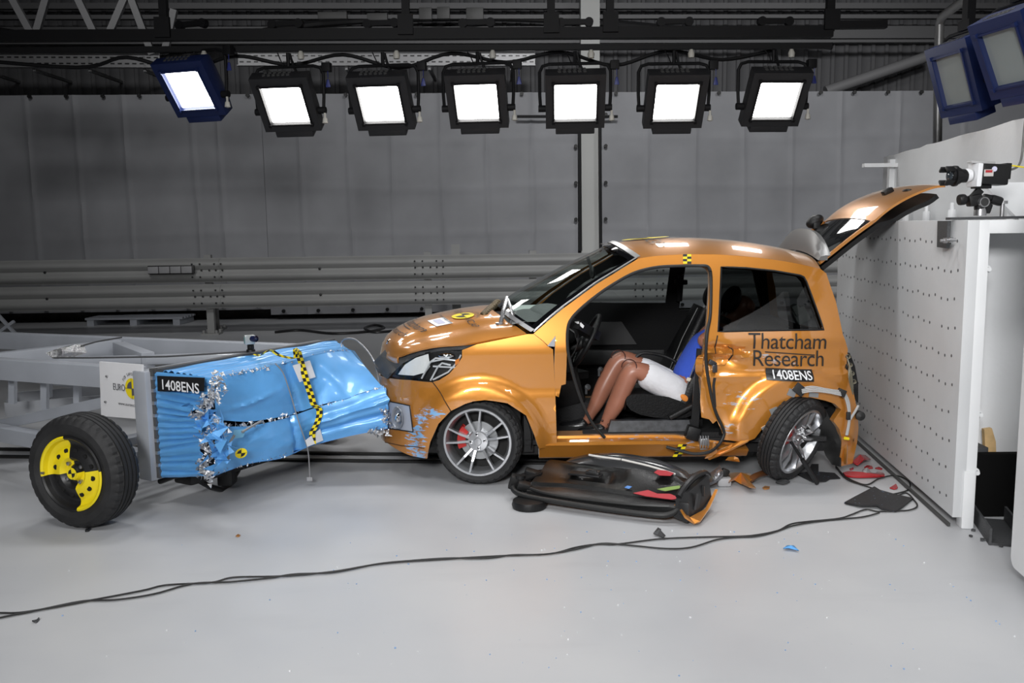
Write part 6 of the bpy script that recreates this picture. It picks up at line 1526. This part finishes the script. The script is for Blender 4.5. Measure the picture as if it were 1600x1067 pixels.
mark([(.72, .085, .122), (.80, .07, .118), (.95, .065, .118), (1.0, .09, .123), (.93, .115, .134), (.86, .10, .131), (.80, .12, .14)], MR); mark([(.85, .13, .148), (.90, .12, .146), (.97, .19, .150), (.96, .215, .158), (.90, .18, .152)], MGn); mark([(1.0, .24, .19), (1.03, .24, .19), (1.04, .28, .20), (1.01, .28, .20)], MGn); mark([(.985, .115, .15), (1.02, .11, .16), (1.02, .16, .18), (.99, .15, .17)], MR)
mark([(.66, .115, .14), (.69, .11, .138), (.70, .135, .145), (.67, .14, .145)], mat('blue_spot', (.10, .25, .60), .5))
# ------------------------------------------------------------------ debris
def flat(name, px, m_, label, cat, z=.004, th=.006, group=None, lift=0.0, seed=0):
    P = [gr(x, y, z) + V((0, 0, lift * abs(nz((x * .05, y * .07, seed), 1.0)))) for x, y in px]
    c = sum(P, V((0, 0, 0))) / len(P) + V((0, 0, lift * .6)); b = MB(); vs = [b.bm.verts.new(p) for p in P]; cv = b.bm.verts.new(c)
    for i in range(len(vs)): b.bm.faces.new((vs[(i + 1) % len(vs)], vs[i], cv))
    bmesh.ops.recalc_face_normals(b.bm, faces=b.bm.faces)
    if sum(f.normal.z for f in b.bm.faces) < 0: bmesh.ops.reverse_faces(b.bm, faces=b.bm.faces)
    return tag(obj(name, b, m_, solid=th, soff=1, sharp=15), label, cat, group)
MATBLK = mat('speckled_black_mat', (.018, .018, .020), .6, bump=.4, bscale=200)
def speck():
    m = MATBLK; nt = m.node_tree; b = nt.nodes['Principled BSDF']; n = nt.nodes.new('ShaderNodeTexNoise'); n.inputs['Scale'].default_value = 60
    tc = nt.nodes.new('ShaderNodeTexCoord'); nt.links.new(tc.outputs['Object'], n.inputs['Vector'])
    r = nt.nodes.new('ShaderNodeMapRange'); r.inputs[1].default_value = .70; r.inputs[2].default_value = .72; nt.links.new(n.outputs['Fac'], r.inputs[0])
    mx = nt.nodes.new('ShaderNodeMix'); mx.data_type = 'RGBA'; mx.inputs['A'].default_value = (.018, .018, .02, 1); mx.inputs['B'].default_value = (.2, .3, .5, 1); nt.links.new(r.outputs[0], mx.inputs['Factor']); nt.links.new(mx.outputs['Result'], b.inputs['Base Color'])
speck()
flat('floor_mat', [(1319, 787), (1336, 778), (1366, 763), (1375, 768), (1400, 774), (1427, 780), (1410, 794), (1400, 800), (1378, 797), (1370, 794), (1345, 793)], MATBLK, 'torn black mat lying flat at the foot of the perforated block', 'mat', .006, .008, lift=.015)
flat('floor_mat', [(1244, 741), (1262, 738), (1268, 726), (1279, 726), (1279, 738), (1304, 740), (1313, 748), (1297, 749), (1290, 753), (1270, 754), (1262, 750)], MATBLK, 'torn black mat piece beside the twisted rear wheel', 'mat', .004, .006)
RD_ = 'broken red tail lamp pieces'
flat('lamp_shard', [(1331, 726), (1334, 718), (1342, 712), (1352, 713), (1360, 720), (1350, 725), (1340, 728)], RED, 'largest curved red tail lamp shard near the rear bumper', 'shard', .02, .008, RD_, .05, 1)
flat('lamp_shard', [(1317, 742), (1325, 740), (1332, 743), (1360, 744), (1382, 743), (1382, 747), (1340, 747), (1322, 746)], RED, 'long narrow red lamp strip lying on the pale floor', 'shard', .006, .012, RD_, .02, 2)
flat('lamp_shard', [(1350, 731), (1355, 728), (1362, 729), (1364, 732), (1354, 733)], RED, 'small red lamp chip between the largest shard and the strip', 'shard', .004, .006, RD_)
flat('lamp_shard', [(1367, 732), (1373, 730), (1379, 733), (1377, 734)], RED, 'small red lamp chip touching the foot of the block', 'shard', .004, .005, RD_)
flat('lamp_shard', [(1390, 763), (1400, 757), (1403, 763), (1398, 765)], RED, 'red triangular lamp chip above the black mat', 'shard', .004, .006, RD_)
flat('lamp_shard', [(1327, 733), (1333, 731), (1334, 733), (1329, 735)], RED, 'tiny red lamp chip right under the rear bumper', 'shard', .004, .005, RD_)
flat('reflector_shard', [(1347, 742), (1349, 736), (1356, 736), (1360, 741), (1354, 744)], SHEET, 'crumpled silver reflector piece among the red lamp shards', 'shard', .012, .01, None, .04, 4)
flat('reflector_shard', [(1366, 742), (1371, 739), (1380, 740), (1381, 743)], CHROME, 'thin silver reflector sliver right of the crumpled one', 'shard', .006, .006, None, .01, 5)
flat('body_shard', [(1136, 743), (1141, 741), (1160, 747), (1172, 747), (1178, 751), (1170, 757), (1180, 765), (1170, 767), (1160, 757), (1147, 753), (1138, 759), (1141, 750)], PAINT, 'star shaped orange body shard on the floor below the sill', 'shard', .02, .008, 'orange body shards', .07, 6)
flat('body_shard', [(1191, 763), (1195, 760), (1203, 761), (1202, 764), (1195, 765)], PAINT, 'tiny orange flake on the floor before the rear wheel', 'shard', .004, .005, 'orange body shards')
m = MB(); m.tube([gr(1170, 751, .03), gr(1180, 744, .05), gr(1190, 740, .05), gr(1200, 738, .04)], .02, 8, smooth=4); tag(obj('torn_strip', m, mat('brown_paint', (.16, .06, .02), .45, .3)), 'brown torn strip curling from the star shaped shard to the rear wheel', 'strip')
flat('grey_shard', [(1212, 757), (1218, 752), (1228, 752), (1234, 756), (1224, 758)], DGREY, 'small dark grey plastic shard in front of the rear tyre', 'shard', .006, .01, None, .02, 8)
root = thing('sill_trim', 'bent silver and black sill trim strip lying behind the torn off door', 'trim', gr(1090, 752, 0))
m = MB(); P = [gr(1030, 750, .03), gr(1070, 753, .03), gr(1100, 753, .03), gr(1112, 751, .05), gr(1122, 744, .08), gr(1128, 738, .10)]
rows = []
for p in spline(P, 4): rows.append([p + V((0, .0, -.02)), p + V((0, -.02, .0)), p + V((0, .01, .022)), p + V((0, .05, .03))])
m.grid(rows); obj('strip', m, mat('trim_silver', (.28, .28, .30), .22, .8), root, solid=.008)
m = MB(); m.box(gr(1130, 744, .06), (.05, .03, .10), rotm(ry=.4), .008); m.box(gr(1113, 748, .05), (.06, .05, .05), rotm(ry=-.4), .008); obj('end_clip', m, BLACKP, root)
m = MB(); m.box(gr(1131, 752, .03), (.09, .06, .06), None, .02); tag(obj('grey_block', m, mat('frosted_grey', (.38, .38, .39), .4)), 'rounded frosted grey block between trim strip and orange shard', 'block')
root = thing('black_strut', 'thin black strut leaning from the rear wheel to the floor', 'strut', gr(1277, 755))
m = MB(); a, b = at(1236, 690, 5.46), gr(1277, 755, .012); m.tube([a, a.lerp(b, .55)], .010, 8); obj('upper_rod', m, BLACKP, root)
m = MB(); m.tube([a.lerp(b, .42), b], .015, 10); obj('tube', m, BLACK, root)
flat('tape_scrap', [(1021, 836), (1028, 828), (1032, 830), (1031, 834), (1039, 838), (1036, 842), (1028, 837)], DGREY, 'small folded grey tape scrap on the floor below the torn off door', 'scrap', .006, .006, None, .03, 3)
flat('foil_scrap', [(1224, 859), (1230, 854), (1240, 855), (1248, 862), (1241, 860), (1232, 859)], BLUE, 'small blue foil scrap alone on the open floor at right', 'scrap', .006, .005, None, .02, 9)
flat('orange_flake', [(368, 838), (372, 835), (376, 837), (372, 839)], PAINT, 'tiny orange flake on the floor right of the trolley wheel', 'shard', .003, .004)
flat('rubber_scrap', [(134, 828), (142, 826), (139, 830), (133, 831)], BLACK, 'tiny black rubber scrap under the trolley wheel', 'scrap', .004, .008)
flat('clip_scrap', [(50, 971), (56, 971), (61, 966), (62, 968), (57, 973)], DGREY, 'tiny dark clip on the floor below the cable at left', 'scrap', .004, .006)
m = MB(); random.seed(11)
for k in range(130):
    x = min(2.0, random.gauss(.6, 1.2)); y = random.uniform(3.0, 4.7); s = random.uniform(.0025, .006)
    m.box((x, y, s * .4), (s, s * random.uniform(.5, 1.3), s * .8), rotm(rz=random.uniform(0, 3))); 
for f in m.bm.faces: f.material_index = (f.index // 6) % 2
m.bm.faces.ensure_lookup_table()
for i, f in enumerate(m.bm.faces): f.material_index = (i // 6 * 7 % 5) % 2
o = obj('paint_flecks', m, [mat('fleck_blue', (.25, .38, .6), .6), mat('fleck_white', (.75, .76, .78), .6)]); tag(o, 'blue and white flecks scattered over the floor before the car', 'debris', kind='stuff')
# floor cables
CB = mat('cable_black', (.018, .018, .018), .5)
def fcable(pts, r, label, z=.008):
    m = MB(); m.tube([gr(x, y, z) for x, y in pts], r, 6, smooth=6); tag(obj('floor_cable', m, CB), label, 'cable', 'thin black cables across the floor')
fcable([(-30, 958), (0, 957.5), (40, 956), (130, 940), (220, 923), (260, 914), (330, 910), (365, 902), (440, 900), (520, 893), (600, 880), (700, 873), (790, 868), (860, 865), (900, 855), (935, 850), (965, 850), (1030, 842), (1100, 839), (1150, 838), (1180, 836), (1215, 829), (1235, 819), (1260, 815), (1310, 810), (1330, 804), (1352, 796), (1372, 799), (1400, 798), (1420, 797), (1433, 791), (1428, 781), (1415, 770), (1390, 778), (1366, 764), (1345, 757), (1322, 748), (1306, 730)], .0048, 'longer black cable snaking from the left edge to the block, the upper strand', )
fcable([(-30, 973), (0, 965), (60, 953), (130, 939), (180, 937), (240, 928), (300, 912), (360, 909), (420, 903), (460, 897), (520, 894), (590, 881), (640, 876), (700, 872), (760, 872), (800, 867), (850, 866), (900, 858), (940, 849), (985, 852), (1040, 857), (1080, 855), (1120, 843), (1155, 839), (1180, 838), (1210, 831), (1240, 821), (1290, 813), (1345, 808), (1374, 801)], .0048, 'black cable lying beside the other one, dipping towards the front at right')
fcable([(1326, 806), (1338, 803)], .0105, 'short white-taped joint where the two cables part', .010) if False else None
m = MB(); m.tube([gr(1306, 728, .02), gr(1318, 742, .01), gr(1335, 752, .008), (gr(1355, 757, .008)), gr(1375, 747, .012), gr(1400, 743, .012), gr(1420, 752, .010), gr(1420, 764, .008), gr(1405, 770, .008), gr(1388, 773, .008)], .005, 6, smooth=6); tag(obj('sensor_cable', m, CB), 'thin looped cable running from the rear bumper to the block foot', 'cable')
